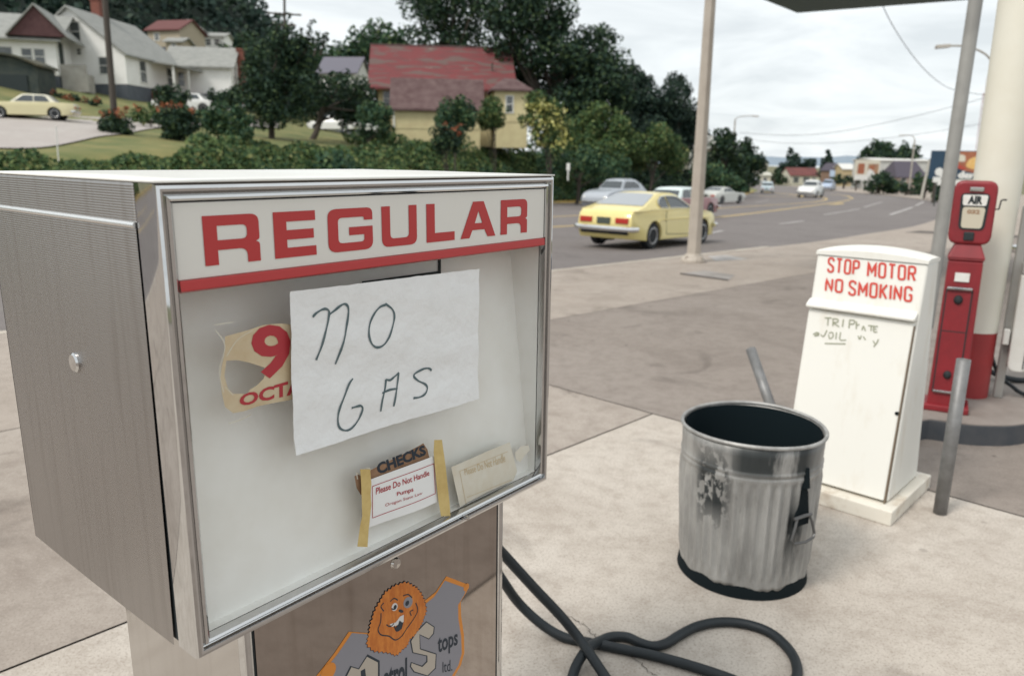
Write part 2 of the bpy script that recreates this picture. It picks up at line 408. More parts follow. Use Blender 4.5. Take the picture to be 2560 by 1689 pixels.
def on_dial(u, v, lift=.002):
    # hits the sloping dial panel
    A_ = np.array([0, dT, zpt - PT]); nrm = np.cross(np.array([1, 0, 0]), np.array([0, dB - dT, zpb - zpt])); nrm /= np.linalg.norm(nrm)
    d = ray(u, v); dl = np.array([d @ PA, d @ PB, d[2]]); q = O3 - PO; ql = np.array([q @ PA, q @ PB, q[2]])
    t = ((A_ - ql) @ nrm) / (dl @ nrm); p = ql + dl * t - np.sign(nrm[1]) * nrm * lift
    return (p[0], p[1], p[2] + PT)
m = MB()
q = [on_dial(905, 703), on_dial(1099, 677), on_dial(1099, 690), on_dial(905, 716)]
m.poly(q)
q = [on_dial(1095, 640), on_dial(1099, 640), on_dial(1099, 690), on_dial(1095, 690)]
m.poly(q); m.build('readout_window_frame', BLACK, pump, solid=.003)
# cabinet behind the frame
D0, D1 = .0535, .552
def side_panel(s, sgn):
    # the side sheet bows out a little towards its lower front corner
    m = MB()
    def fn(u, v):
        z = Zb - .0065 + v * (HB - .0505 + .0065); b = D0 + .003 + u * (D1 - D0 - .003)
        if u < .5: b += (1 - v) ** 2 * .009 * (1 - 2 * u)
        return (s - sgn * .0 + sgn * .0015 * math.sin(u * 3), b, z)
    m.grid(fn, 8, 16); return m
sp = side_panel(.0005, -1).build('side_panel', STEEL, pump, smooth=True)
side_panel(Wp - .0005, 1).build('side_panel', STEEL, pump, smooth=True)
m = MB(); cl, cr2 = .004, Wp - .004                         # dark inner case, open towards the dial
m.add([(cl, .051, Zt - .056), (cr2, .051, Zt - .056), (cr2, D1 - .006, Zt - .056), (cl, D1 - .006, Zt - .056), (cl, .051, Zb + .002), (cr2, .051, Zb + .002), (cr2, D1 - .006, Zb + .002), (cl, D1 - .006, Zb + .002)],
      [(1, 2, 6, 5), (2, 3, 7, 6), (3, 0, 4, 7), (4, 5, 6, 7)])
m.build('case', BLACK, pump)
m = MB()                                                     # back sheet with folded corner edges
m.add([(0, D1, Zb - .006), (.014, D1 + .018, Zb - .002), (Wp - .014, D1 + .018, Zb - .002), (Wp, D1, Zb - .006),
       (0, D1, Zt - .05), (.014, D1 + .018, Zt - .05), (Wp - .014, D1 + .018, Zt - .05), (Wp, D1, Zt - .05)],
      [(0, 4, 5, 1), (1, 5, 6, 2), (2, 6, 7, 3)])
m.build('back_panel', POLISH, pump)
m = MB()
m.box((Wp / 2, (D0 + D1) / 2 + .002, Zt - .0247), (Wp, D1 - D0 + .004, .0505)); m.build('lid_band', STEEL, pump, bevel=.003)
m = MB()
def topf(u, v):
    return (u * Wp, -.0 + v * (D1 + .006), Zt + .0022 + .004 * math.sin(math.pi * min(1, v * 1.02)) * math.sin(math.pi * u) ** .5)
m.grid(topf, 12, 12)
m.build('top_cover', WHITEP, pump, smooth=True, solid=.003)
for s in (-.0005, Wp + .0005):
    m = MB(); m.tube([(s, D0, Zt - .0505), (s, D1 - .002, Zt - .0505)], .0040, 12); m.build('trim_strip', BRIGHT, pump, smooth=True)
m = MB(); m.lathe([(.0, -.0065), (.012, -.006), (.0145, -.0035), (.0145, .002)], 28, (.0, .2792, PT - .2604), 'x', caps=False)
m.build('lock_cap', CHROME, pump, smooth=True)
m = MB(); m.lathe([(.0, -.004), (.0035, -.004), (.0045, .0), (.0045, .004)], 14, (.5255, .0, Zb + .009), 'y', caps=False); m.build('frame_screw', CHROME, pump, smooth=True)
# pedestal
P0, P1, PF, PBK = .100, .700, .060, .475
ped = MB()
ped.box(((P0 + P1) / 2, (PF + PBK) / 2 + .004, (Zb + .012) / 2), (P1 - P0 - .008, PBK - PF - .008, Zb - .012))
ped.build('pedestal', POLISH, pump, bevel=.004)
for s in (P0 + .007, P1 - .007):
    m = MB(); m.box((s, PF + .008, (Zb - .002 + .03) / 2), (.014, .022, Zb - .034)); m.build('pedestal_trim', CHROME, pump, bevel=.004)
for s in (P0 + .0165, P1 - .0165):
    m = MB(); m.box((s, PF + .005, (Zb + .03) / 2), (.005, .006, Zb - .034)); m.build('pedestal_seam', BLACK, pump)
m = MB(); m.box(((P0 + P1) / 2, PF + .0025, (Zb - .002 + .03) / 2), (P1 - P0 - .038, .005, Zb - .034))
pf = m.build('pedestal_front', FRONTST, pump)
m = MB(); m.box(((P0 + P1) / 2, (PF + PBK) / 2, .015), (P1 - P0 + .06, PBK - PF + .06, .03)); m.build('pedestal_base', BLACK, pump, bevel=.004)
OFF = PF - .0002
def PPc(x, y, off): return PP(560 + x / 3.1276, 1250 + y / 3.1276, off)   # from the enlarged crop of the emblem
m = MB(); c = PPc(1342, 490, OFF); m.lathe([(.0, -.006), (.009, -.005), (.0115, -.001), (.013, .003)], 20, (c[0], PF + .001, c[2]), 'y', caps=False)
m.build('front_lock', POLISH, pump, smooth=True)
# shield emblem: orange border, grey field, lion head, lettering
def flat(name, loops, lift, matl, parent):
    vs, fs = fill2d(loops); m = MB(); m.add([(x, OFF - lift, z) for x, z in vs], fs); return m.build(name, matl, parent, fix=False)
def loc(pts, off=OFF): return [(lambda p: (p[0], p[2]))(PPc(x, y, off)) for x, y in pts]
outer = loc([(1125, 1035), (975, 1025), (860, 1195), (750, 1335), (700, 1395)]) 
right = loc([(1560, 790), (1655, 715), (1738, 592), (1915, 660), (1895, 715), (1850, 790), (1853, 900), (1875, 1050), (1878, 1190), (1850, 1290), (1800, 1373)])
cxs = (outer[2][0] + right[6][0]) / 2
tip = (cxs + .01, right[-1][1] - .17)
low = [(right[-1][0] - .004, right[-1][1] - .03), (right[-1][0] - .05, right[-1][1] - .11), tip, (outer[-1][0] + .07, right[-1][1] - .10), (outer[-1][0] + .005, right[-1][1] - .02)]
mid = [((outer[0][0] + right[0][0]) / 2, (outer[0][1] + right[0][1]) / 2 - .02)]
oc = outer[::-1] + mid + right + low
cen = np.mean(np.array(oc), axis=0)
sh = flat('shield_emblem', [oc], .0003, ORANGE, pump)
inn = [tuple(np.array(p) + (cen - np.array(p)) / np.linalg.norm(cen - np.array(p)) * .0085) for p in oc]
flat('shield_field', [inn], .0005, DGREY, sh)
for (x, y, r) in ((815, 1335, .0155), (1893, 678, .008)):
    c = PPc(x, y, OFF); flat('shield_scroll', [[(c[0] + r * math.cos(a), c[2] + r * math.sin(a)) for a in np.linspace(0, 6.283, 21)[:-1]]], .0008, ORANGE, sh)
rng = random.Random(4)
lion = [(1425, 640), (1475, 665), (1512, 695), (1545, 735), (1562, 790), (1578, 850), (1562, 905), (1545, 955), (1520, 1000), (1490, 1045), (1450, 1080), (1430, 1130), (1390, 1165), (1345, 1205), (1295, 1190), (1230, 1180), (1165, 1170), (1118, 1125), (1125, 1060), (1140, 990), (1155, 925), (1180, 855), (1215, 790), (1250, 730), (1300, 685), (1360, 655)]
lion = catmull([(x, y) for x, y in lion], 4, True)
lc = np.mean(np.array(lion), axis=0)
jag = [tuple(lc + (np.array(p) - lc) * (1 + (.035 if i % 2 else -.02) + rng.uniform(-.012, .012))) for i, p in enumerate(lion)]
flat('lion_outline', [loc([tuple(lc + (np.array(p) - lc) * 1.02) for p in jag])], .0008, DBLUE, sh)
flat('lion_head', [loc(jag)], .0011, LION, sh)
def dstroke(name, pts, w, matl, lift, px=3.1276):
    P = [PPc(x, y, OFF - lift) for x, y in catmull(pts, 5)]; m = MB(); m.ribbon(P, w, (0, -1, 0)); return m.build(name, matl, sh, fix=False)
m = MB()
for st in ([(1228, 880), (1225, 950), (1205, 1010), (1230, 1050), (1290, 1060), (1340, 1090), (1390, 1060), (1430, 1000), (1480, 930), (1515, 860), (1500, 800)],
           [(1300, 790), (1330, 765), (1360, 780)], [(1400, 745), (1440, 735), (1470, 760)], [(1250, 800), (1228, 830), (1250, 865)],
           [(1270, 970), (1300, 985), (1330, 960)], [(1330, 980), (1350, 1020), (1385, 1000), (1400, 950)], [(1480, 855), (1455, 870), (1465, 900)], [(1350, 830), (1330, 850), (1310, 845)]):
    m.ribbon([PPc(x, y, OFF - .0015) for x, y in catmull(st, 5)], .0022, (0, -1, 0))
m.build('lion_lines', DBLUE, sh, fix=False)
def ell(cx_, cy_, rx, ry, rot=0):
    o = []
    for a in np.linspace(0, 6.283, 25)[:-1]:
        x, y = rx * math.cos(a), ry * math.sin(a); o.append((cx_ + x * math.cos(rot) - y * math.sin(rot), cy_ + x * math.sin(rot) + y * math.cos(rot)))
    return loc(o)
flat('lion_eye', [ell(1330, 830, 22, 32, .3)], .0014, DWHITE, sh); flat('lion_eye', [ell(1435, 795, 34, 46, .4)], .0014, DGREY, sh)
flat('lion_pupil', [ell(1333, 832, 11, 20, .3)], .0018, DBLUE, sh); flat('lion_pupil', [ell(1428, 800, 13, 22, .4)], .0018, DBLUE, sh)
flat('lion_nose', [ell(1380, 862, 20, 12, .3)], .0014, DBLUE, sh)
flat('lion_muzzle', [loc([(1372, 905), (1402, 890), (1400, 950), (1345, 975), (1310, 985), (1290, 965), (1340, 950)])], .0014, DWHITE, sh)
flat('lion_mouth', [loc([(1368, 935), (1395, 955), (1385, 1000), (1350, 1020), (1335, 990), (1358, 965)])], .0018, DBLUE, sh)
S_ = [(1580, 942), (1645, 985), (1640, 1040), (1600, 1085), (1530, 1050), (1535, 1155), (1600, 1175), (1660, 1195), (1655, 1310), (1590, 1373), (1480, 1340), (1450, 1295), (1460, 1260), (1545, 1290), (1580, 1255), (1580, 1215), (1470, 1190), (1452, 1095), (1500, 1020)]
flat('letter_s_outline', [loc(S_)], .0008, DBLUE, sh)
sc0 = np.mean(np.array(S_), axis=0)
m_in = []
P_ = [np.array(p, float) for p in S_]
for i, p in enumerate(P_):
    a = P_[i - 1] - p; b = P_[(i + 1) % len(P_)] - p; a /= np.linalg.norm(a); b /= np.linalg.norm(b)
    nrm = np.array([-(b - a)[1], (b - a)[0]]); nrm /= np.linalg.norm(nrm); m_in.append(tuple(p + nrm * 9))
flat('letter_s', [loc(m_in)], .0011, DPALE, sh)
Pq = [(985, 1290), (1050, 1310), (1120, 1200), (1215, 1250), (1215, 1400), (1130, 1460), (1050, 1450), (1040, 1560), (930, 1560), (935, 1390)]
flat('letter_p_outline', [loc(Pq)], .0008, DBLUE, sh)
pc = np.mean(np.array(Pq), axis=0)
flat('letter_p', [loc([tuple(pc + (np.array(p) - pc) * .9) for p in Pq]), loc([(1065, 1330), (1100, 1310), (1110, 1400), (1070, 1420)])], .0011, DPALE, sh)
def crq(*pts): return [PPc(x, y, OFF - .0011) for x, y in pts]
lettering('word_etrol', 'etrol', crq((1245, 1300), (1432, 1225), (1432, 1420), (1245, 1480)), DBLUE, sh, bold=.03)
lettering('word_tops', 'tops', crq((1672, 1075), (1828, 1020), (1828, 1165), (1672, 1235)), DBLUE, sh, bold=.02)
lettering('word_ltd', 'ltd.', crq((1710, 1262), (1785, 1240), (1785, 1330), (1710, 1345)), DBLUE, sh, bold=.0)
# octane decal on the glass, torn and yellowed
GZ = .0172
def P5(x, y, off): return PP(480 + x / 2.904, 760 + y / 2.904, off)
film = [(240, 235), (330, 210), (420, 185), (520, 150), (640, 140), (760, 150), (990, 130), (990, 560), (740, 690), (600, 715), (480, 740), (380, 775), (300, 790), (240, 745), (220, 660), (205, 560), (215, 450), (235, 370)]
hole = [(250, 410), (330, 405), (420, 425), (540, 465), (520, 540), (470, 590), (420, 620), (400, 650), (300, 650), (260, 610), (235, 520)]
m = MB(); vs, fs = fill2d([[(x, -y) for x, y in film], [(x, -y) for x, y in hole]])
m.add([P5(x, -y, GZ - .0005) for x, y in vs], fs); dec = m.build('octane_decal', FILM, pump, fix=False)
m = MB()
for st in ([(165, 150), (300, 130)], [(170, 190), (240, 300), (200, 480), (230, 640)], [(265, 865), (350, 840), (430, 800)], [(250, 380), (330, 260), (440, 190)], [(240, 600), (300, 660)]):
    m.ribbon([P5(x, y, GZ - .0008) for x, y in catmull(st, 5)], .0012, (0, -1, 0))
m.build('torn_edges', FADED, dec, fix=False)
lettering('digit_nine', '9', [P5(420, 165, GZ - .001), P5(700, 135, GZ - .001), P5(745, 505, GZ - .001), P5(455, 560, GZ - .001)], REDINK, dec, bold=.03)
lettering('octane_word', 'OCTANE', [P5(345, 660, GZ - .001), P5(985, 475, GZ - .001), P5(985, 600, GZ - .001), P5(345, 745, GZ - .001)], REDINK, dec, bold=.035)

# ------------------------------------------------ things stuck on the glass
sheet = thing('paper_sheet', 'white paper sheet with NO GAS handwritten, taped over the pump dial', 'paper sign', (PO[0], PO[1], 0), YAW)
q = [PP(725, 729, .010), PP(1199, 672, .012), PP(1193, 995, .008), PP(734, 1136, .006)]
q = [np.array(p) for p in q]
def sheet_pt(u, v, lift=0):
    p = (1 - v) * ((1 - u) * q[0] + u * q[1]) + v * ((1 - u) * q[3] + u * q[2])
    w = .0013 * math.sin(9 * u + 4 * v) * v + .0011 * math.sin(17 * v - 6 * u) + .0016 * mnoise.noise(Vector((u * 9, v * 7, 1.3)))
    e = .0009 * mnoise.noise(Vector((u * 22, v * 22, 5)))
    return (p[0] + e * (u > .99 or u < .01), p[1] + w - .004 * max(0, v - .6) ** 2 * 6 - lift, p[2] + e * (v > .99 or v < .01))
m = MB(); m.grid(lambda u, v: sheet_pt(u, v), 48, 36); m.build('sheet', PAPER, sheet, smooth=True)
def on_sheet(x, y):
    p = np.array(P5(x, y, .009))
    # invert the quad roughly, then lie on the rippled surface
    u = v = .5
    for _ in range(12):
        c = (1 - v) * ((1 - u) * q[0] + u * q[1]) + v * ((1 - u) * q[3] + u * q[2])
        du = (1 - v) * (q[1] - q[0]) + v * (q[2] - q[3]); dv = (1 - u) * (q[3] - q[0]) + u * (q[2] - q[1])
        A_ = np.array([[du[0], dv[0]], [du[2], dv[2]]]); s_ = np.linalg.solve(A_, (p - c)[[0, 2]]); u += s_[0]; v += s_[1]
    return sheet_pt(u, v, .0009)
strokes = [[(880, 95), (905, 68), (950, 40), (985, 38), (1000, 62), (990, 130), (962, 220), (930, 320), (900, 405)], [(1002, 75), (1040, 45), (1085, 8), (1115, 0), (1137, 30), (1135, 100), (1112, 200), (1080, 310), (1040, 435)],
           [(1412, 4), (1370, 22), (1330, 70), (1295, 140), (1280, 220), (1295, 282), (1335, 312), (1385, 295), (1430, 230), (1463, 140), (1472, 80), (1455, 35), (1405, -2)],
           [(1162, 538), (1130, 580), (1090, 670), (1060, 750), (1045, 830), (1055, 890), (1100, 910), (1150, 890), (1200, 830), (1225, 760), (1213, 733), (1183, 737), (1145, 748)],
           [(1360, 775), (1370, 700), (1395, 610), (1407, 545)], [(1407, 545), (1440, 550), (1478, 522), (1505, 498)], [(1503, 498), (1495, 560), (1475, 650), (1455, 738)], [(1372, 642), (1430, 620), (1490, 612)],
           [(1742, 482), (1720, 466), (1680, 470), (1622, 500), (1610, 525), (1640, 555), (1690, 580), (1702, 610), (1680, 650), (1640, 672), (1598, 678)]]
m = MB(); rg = random.Random(2)
for st in strokes:
    P = catmull(st, 6); n = len(P); ph = rg.uniform(0, 6)
    m.ribbon([on_sheet(x, y) for x, y in P], [.0034 + .0007 * math.sin(ph + i * .55) + rg.uniform(-.0002, .0002) for i in range(n)], (0, -1, 0))
m.build('handwriting', INK, sheet, fix=False)

def P6(x, y, off): return PP(800 + x / 3.834, 1000 + y / 3.834, off)
old = thing('brown_label', 'torn brown NO CHECKS label peeking out above the taped white card', 'label', (PO[0], PO[1], 0), YAW)
m = MB(); lab = [(330, 725), (500, 660), (620, 600), (780, 525), (960, 430), (990, 410), (1030, 470), (1050, 560), (900, 640), (500, 800), (420, 900), (390, 905), (350, 840)]
vs, fs = fill2d([[(x, -y) for x, y in lab]]); m.add([P6(x, -y, GZ - .001) for x, y in vs], fs); m.build('label_sheet', BROWN, old, fix=False)
lettering('checks_lettering', 'CHECKS', [P6(535, 610, GZ - .0016), P6(1000, 425, GZ - .0016), P6(1022, 520, GZ - .0016), P6(560, 715, GZ - .0016)], DBLUE, old, bold=.045)
lettering('no_lettering', 'NO', [P6(345, 690, GZ - .0016), P6(480, 630, GZ - .0016), P6(490, 690, GZ - .0016), P6(355, 760, GZ - .0016)], FADED, old, bold=.01)

card = thing('notice_card', 'small white notice card with red border, held by two yellow tapes', 'notice', (PO[0], PO[1], 0), YAW)
cq = [np.array(P6(470, 765, GZ - .004)), np.array(P6(1110, 525, GZ - .004)), np.array(P6(1135, 965, GZ - .003)), np.array(P6(478, 1222, GZ - .003))]
def card_pt(u, v, lift=0):
    p = (1 - v) * ((1 - u) * cq[0] + u * cq[1]) + v * ((1 - u) * cq[3] + u * cq[2]); w = .0016 * math.sin(5 * u + 1) * (.4 + v)
    dz = -.004 * math.sin(3.1 * u) * v * .3
    return (p[0], p[1] + w - lift, p[2] + dz)
m = MB(); m.grid(card_pt, 20, 8); m.build('card', CARDP, card, smooth=True)
def cuv(x, y):
    p = np.array(P6(x, y, GZ - .004)); u = v = .5
    for _ in range(10):
        c = (1 - v) * ((1 - u) * cq[0] + u * cq[1]) + v * ((1 - u) * cq[3] + u * cq[2]); du = (1 - v) * (cq[1] - cq[0]) + v * (cq[2] - cq[3]); dv = (1 - u) * (cq[3] - cq[0]) + u * (cq[2] - cq[1])
        s_ = np.linalg.solve(np.array([[du[0], dv[0]], [du[2], dv[2]]]), (p - c)[[0, 2]]); u += s_[0]; v += s_[1]
    return u, v
m = MB(); cs = [cuv(505, 825), cuv(1088, 605), cuv(1104, 890), cuv(512, 1130)]
for i in range(4):
    a, b = cs[i], cs[(i + 1) % 4]
    m.ribbon([card_pt(a[0] + (b[0] - a[0]) * t, a[1] + (b[1] - a[1]) * t, .0006) for t in np.linspace(0, 1, 12)], .0012, (0, -1, 0))
m.build('red_border', REDINK, card, fix=False)
def card_text(name, txt, corners, **kw):
    cc = [cuv(*c) for c in corners]; vs, fs = text2d(txt, **kw); mm = MB()
    uv = quadmap(vs, [(c[0], c[1], 0) for c in cc]); mm.add([card_pt(u, v, .0007) for u, v, _ in uv], fs); return mm.build(name, REDINK, card, fix=False)
card_text('lettering', 'Please Do Not Handle', [(540, 840), (1040, 665), (1045, 715), (540, 905)], bold=.012)
card_text('lettering', 'Pumps', [(738, 878), (888, 822), (892, 880), (740, 925)], bold=.012)
card_text('lettering', 'Oregon State Law', [(632, 990), (975, 868), (975, 900), (632, 1028)], bold=.0)
for tp in ([(385, 660), (480, 660), (492, 800), (485, 900), (492, 1000), (480, 1110), (465, 1250), (455, 1405), (358, 1400), (385, 1200), (405, 1110), (400, 950), (395, 800)],
           [(1095, 380), (1168, 378), (1185, 500), (1205, 640), (1222, 800), (1240, 960), (1250, 1108), (1160, 1110), (1135, 960), (1120, 820), (1100, 620), (1090, 500)]):
    vs, fs = fill2d([[(x, -y) for x, y in tp]]); m = MB(); m.add([P6(x, -y, GZ - .0075) for x, y in vs], fs); m.build('tape_strip', TAPE, card, fix=False, solid=.0004)
fad = thing('faded_card', 'faded yellowish card stuck at the lower right of the pump window', 'notice', (PO[0], PO[1], 0), YAW)
m = MB(); vs, fs = fill2d([[(x, -y) for x, y in [(1258, 640), (1420, 570), (1600, 490), (1820, 400), (1850, 520), (1890, 680), (1850, 770), (1600, 880), (1420, 975), (1342, 1025), (1300, 840)]]])
m.add([P6(x, -y, GZ - .0008) for x, y in vs], fs); m.build('card', FADED, fad, fix=False)
m = MB()
FLINE = mat('faded_print', (.56, .44, .26), .7)
for st in ([(1340, 680), (1800, 490)], [(1340, 680), (1400, 990)], [(1410, 930), (1840, 760)]): m.ribbon([P6(x, y, GZ - .0013) for x, y in st], .0009, (0, -1, 0))
m.build('border_line', FLINE, fad, fix=False)
lettering('lettering', 'Please Do Not Handle', [P6(1380, 660, GZ - .0013), P6(1770, 510, GZ - .0013), P6(1780, 590, GZ - .0013), P6(1390, 720, GZ - .0013)], FLINE, fad)
m = MB(); m.poly([P6(x, y, GZ - .0008) for x, y in [(1870, 500), (1930, 440), (2000, 430), (2010, 480), (1960, 530), (1920, 590), (1880, 570)]]); m.build('stuck_scrap', FADED, fad, fix=False)
# ---------------------------------------------------------------- ground of the station, street, land
def sheet_ab(name, a0, a1, b0, b1, matl, z, na=1, nb=1, kind='structure', thick=0):
    m = MB()
    def fn(u, v):
        p = gp(a0 + (a1 - a0) * u, b0 + (b1 - b0) * v); return (p[0], p[1], zt(p[1]) + z)
    m.grid(fn, na, nb); o = m.build(name, matl); o['kind'] = kind
    return o
m = MB()
def gfn(u, v):
    x = -260 + 620 * u; y = -60 + 80 * (v / .35) if v < .35 else 20 + (90 * (v - .35) / .25 if v < .6 else 90 + 1400 * ((v - .6) / .4) ** 2)
    return (x, y, zt(y) - .16)
m.grid(gfn, 24, 40)
GRASSY = mat('rough_grass', (.10, .105, .05), .95, col2=(.19, .17, .09), scale=.35, amt=.9, bump=.3, bscale=8)
o = m.build('ground', GRASSY); o['kind'] = 'structure'
m = MB(); m.grid(lambda u, v: (lambda p: (p[0], p[1], zt(p[1]) - .03))(gp(-34 + 62 * u, -26 + 34.2 * v)), 24, 24)
o = m.build('bedding', SOIL); o['kind'] = 'structure'
g = .006
sheet_ab('slab', -30, 4.09 - g, .27 + g, 2.66 - g, CONC, 0, 1, 1)
sheet_ab('drive', -30, 4.09 - g, -24, .27 - g, DRIVE, 0, 8, 8)
sheet_ab('slab', -30, 4.09 - g, 2.66 + g, 5.18 - g, CONC2, 0, 8, 4)
sheet_ab('drive', 4.09 + g, 26, -24, 5.18 - g, DRIVE, 0, 12, 24)
sheet_ab('sidewalk', -34, 26, 5.18 + g, 8.10, WALK, 0, 40, 6)
def crack(px, w=.006):
    P = [G(u, v, .0035) for u, v in px]; rc = random.Random(len(px)); Q = []
    for p in catmull(P, 9): Q.append((p[0] + rc.uniform(-.008, .008), p[1] + rc.uniform(-.008, .008), .0035))
    m = MB(); m.ribbon(Q, [w * (.4 + .6 * rc.random()) for _ in Q], (0, 0, 1)); o = m.build('crack', SOIL, fix=False); o['kind'] = 'structure'
crack([(1400, 1530), (1460, 1560), (1500, 1600), (1580, 1640), (1640, 1689)], .004)
KERB = mat('kerb_concrete', (.52, .47, .40), .9, col2=(.36, .30, .25), scale=2.5, amt=.8, bump=.2)
YELK = mat('kerb_yellow', (.62, .42, .10), .8, col2=(.45, .36, .2), scale=1.2, amt=.9)
YLINE = mat('yellow_line', (.60, .42, .13), .8, col2=(.40, .32, .2), scale=1.5, amt=.8)
WLINE = mat('white_line', (.50, .48, .46), .8, col2=(.27, .25, .24), scale=1.5, amt=.9)
def ztk(p, dz): return (p[0], p[1], zt(p[1]) + dz)
m = MB(); pts = [gp(a, 8.19) for a in np.linspace(-34, 17, 60)]
for i in range(59):
    p, q = pts[i], pts[i + 1]; nn = GB * .085
    m.hexa([ztk(p - nn, -.2), ztk(q - nn, -.2), ztk(q + nn, -.2), ztk(p + nn, -.2)], [ztk(p - nn, .004), ztk(q - nn, .004), ztk(q + nn * .8, .0), ztk(p + nn * .8, .0)])
o = m.build('kerb', KERB); o['kind'] = 'structure'
# street
near = [(-33.7, -22.9), (-19.8, -8.6), (-12.9, -1.5), (-5.9, 5.75), (.95, 12.9), (5.2, 17.3), (10.5, 23.5), (17, 32), (28, 50), (42.5, 78), (51, 104), (54, 125), (60, 160), (70, 210), (80, 300)]
far = [(-48, -9.3), (-34, 5.1), (-27, 12.3), (-20.1, 19.5), (-14.6, 25.2), (-9, 33), (-4.5, 42), (3.1, 57), (14, 72), (28, 98), (36, 118), (43, 138), (51, 170), (60, 212), (70, 300)]
nearS = catmull(near, 8); farS = catmull(far, 8)
NS = len(nearS)
m = MB()
def rfn(u, v):
    i = min(NS - 1, int(round(u * (NS - 1)))); p = nearS[i] * (1 - v) + farS[i] * v
    return (p[0], p[1], zt(p[1]) - .10)
m.grid(rfn, NS - 1, 4); o = m.build('road', ASPH); o['kind'] = 'structure'
m = MB(); i0, i1 = 5 * 8, len(nearS) - 10
def apf(u, v):
    i = i0 + int(round(u * (i1 - i0))); p = nearS[i]; q = nearS[min(i + 1, NS - 1)] - nearS[i - 1]; q = q / np.linalg.norm(q); e = p + np.array([q[1], -q[0]]) * (.02 + v * 26)
    return (e[0], e[1], zt(e[1]) - .055)
m.grid(apf, i1 - i0, 8); o = m.build('apron', WALK); o['kind'] = 'structure'
def line_on_road(name, pts, w, matl, k=6, lift=.006, dz=-.10):
    P = catmull(pts, k); m = MB()
    L = []
    for i, p in enumerate(P):
        t = P[min(i + 1, len(P) - 1)] - P[max(i - 1, 0)]; t = t / np.linalg.norm(t); nn = np.array([-t[1], t[0]]) * w / 2
        L += [ztk(p - nn, dz + lift), ztk(p + nn, dz + lift)]
    m.add(L, [(2 * i, 2 * i + 1, 2 * i + 3, 2 * i + 2) for i in range(len(P) - 1)])
    o = m.build(name, matl); o['kind'] = 'structure'; return o
line_on_road('yellow_line', [(-26, -3), (-16, 7.5), (-6, 18.3), (1.48, 26.8), (5.5, 31.5), (9.73, 36.6), (19.1, 52.8), (29.8, 72.2), (38.7, 89.4), (42.2, 98), (45, 106), (47, 116)], .26, YLINE)
line_on_road('yellow_line', [(-28, 1), (-18, 11.5), (-6, 24.5), (1.91, 34.8), (10, 45.5), (18, 57), (26.6, 70), (34, 85), (38, 96), (40.5, 108)], .26, YLINE)
line_on_road('yellow_line', [(31, 99), (33.5, 96), (36.5, 99), (38.6, 108), (39.2, 118), (41, 130)], .5, YLINE)
line_on_road('yellow_line', [(25.6, 63), (27.5, 66), (29, 69)], .6, YLINE)
for (u0, v0, u1, v1, w) in ((2060, 537, 2150, 522, .16), (2160, 518, 2206, 505, .16), (2225, 537, 2282, 518, .2), (2290, 514, 2310, 504, .2), (1890, 506, 1922, 500, .14), (1776, 583, 1806, 577, .16), (1950, 560, 2010, 552, .14), (1540, 612, 1590, 605, .16)):
    a = ray(u0, v0); b = ray(u1, v1)
    def hit(d):
        y = (EYE + .10 - .21) / (-d[2] / d[1] - .03) if True else 0
        return np.array([d[0] / d[1] * y, y])
    def hit2(d):
        for y in np.arange(6, 200, .05):
            if EYE + d[2] / d[1] * y <= zt(y) - .10: return np.array([d[0] / d[1] * y, y])
    line_on_road('lane_dash', [hit2(a), hit2(b)], w, WLINE, 2)
for k_, (u0, v0) in enumerate(((1392, 676), (1425, 672), (1900, 607), (1840, 645))):
    pass
m = MB(); q = [(1770, 641), (1790, 653), (1868, 648), (1815, 638)]
def on_walk(u, v, lift=.004):
    d = ray(u, v)
    for y in np.arange(4, 80, .02):
        if EYE + d[2] / d[1] * y <= zt(y): return (d[0] / d[1] * y, y, zt(y) + lift)
m.poly([on_walk(*p) for p in q]); o = m.build('pale_patch', WLINE); o['kind'] = 'structure'
VAULT = mat('vault_cover', (.34, .31, .29), .8, col2=(.22, .2, .18), scale=3)
vq = [on_walk(1703, 684, .004), on_walk(1822, 700, .004), on_walk(1838, 688, .004), on_walk(1760, 676, .004)]
m = MB(); m.poly(vq); o = m.build('utility_cover', VAULT); tag(o, 'flat utility cover in the sidewalk near the pale lamp post', 'utility cover')
m = MB(); m.poly([on_walk(1700, 683, .007), on_walk(1820, 699, .007), on_walk(1822, 702.5, .007), on_walk(1700, 686, .007)]); m.build('seam', SOIL, o)

# --- land beyond the street: bank, lawn, hillside
FARP = np.array(farS)
SEG0, SEG1 = FARP[:-1], FARP[1:]
def bank_h(y):
    return float(np.interp(y, [0, 22, 32, 55, 75, 100, 130], [1.3, 1.7, 2.5, 3.0, 1.6, .4, .1]))
def land(x, y):
    p = np.array([x, y]); d = SEG1 - SEG0; t = np.clip(((p - SEG0) * d).sum(1) / (d * d).sum(1), 0, 1); c = SEG0 + d * t[:, None]
    r = p - c; dist = np.hypot(r[:, 0], r[:, 1]); i = int(dist.argmin()); dd = dist[i]
    side = d[i][0] * r[i][1] - d[i][1] * r[i][0]
    base = zt(c[i][1])
    if side < 0: return zt(y) - .12
    h = bank_h(c[i][1]); s = min(1, dd / 5.0); s = s * s * (3 - 2 * s)
    sl = float(np.interp(c[i][1], [20, 32, 60, 90], [.115, .11, .10, .0]))
    z = base + h * s + sl * max(0, dd - 4) + .16 * max(0, dd - 19) * float(np.interp(c[i][1], [30, 70], [1, 0]))
    # wooded hill far to the left
    z += 66 * math.exp(-(((x + 110) / 60) ** 2 + ((y - 195) / 56) ** 2))
    return z
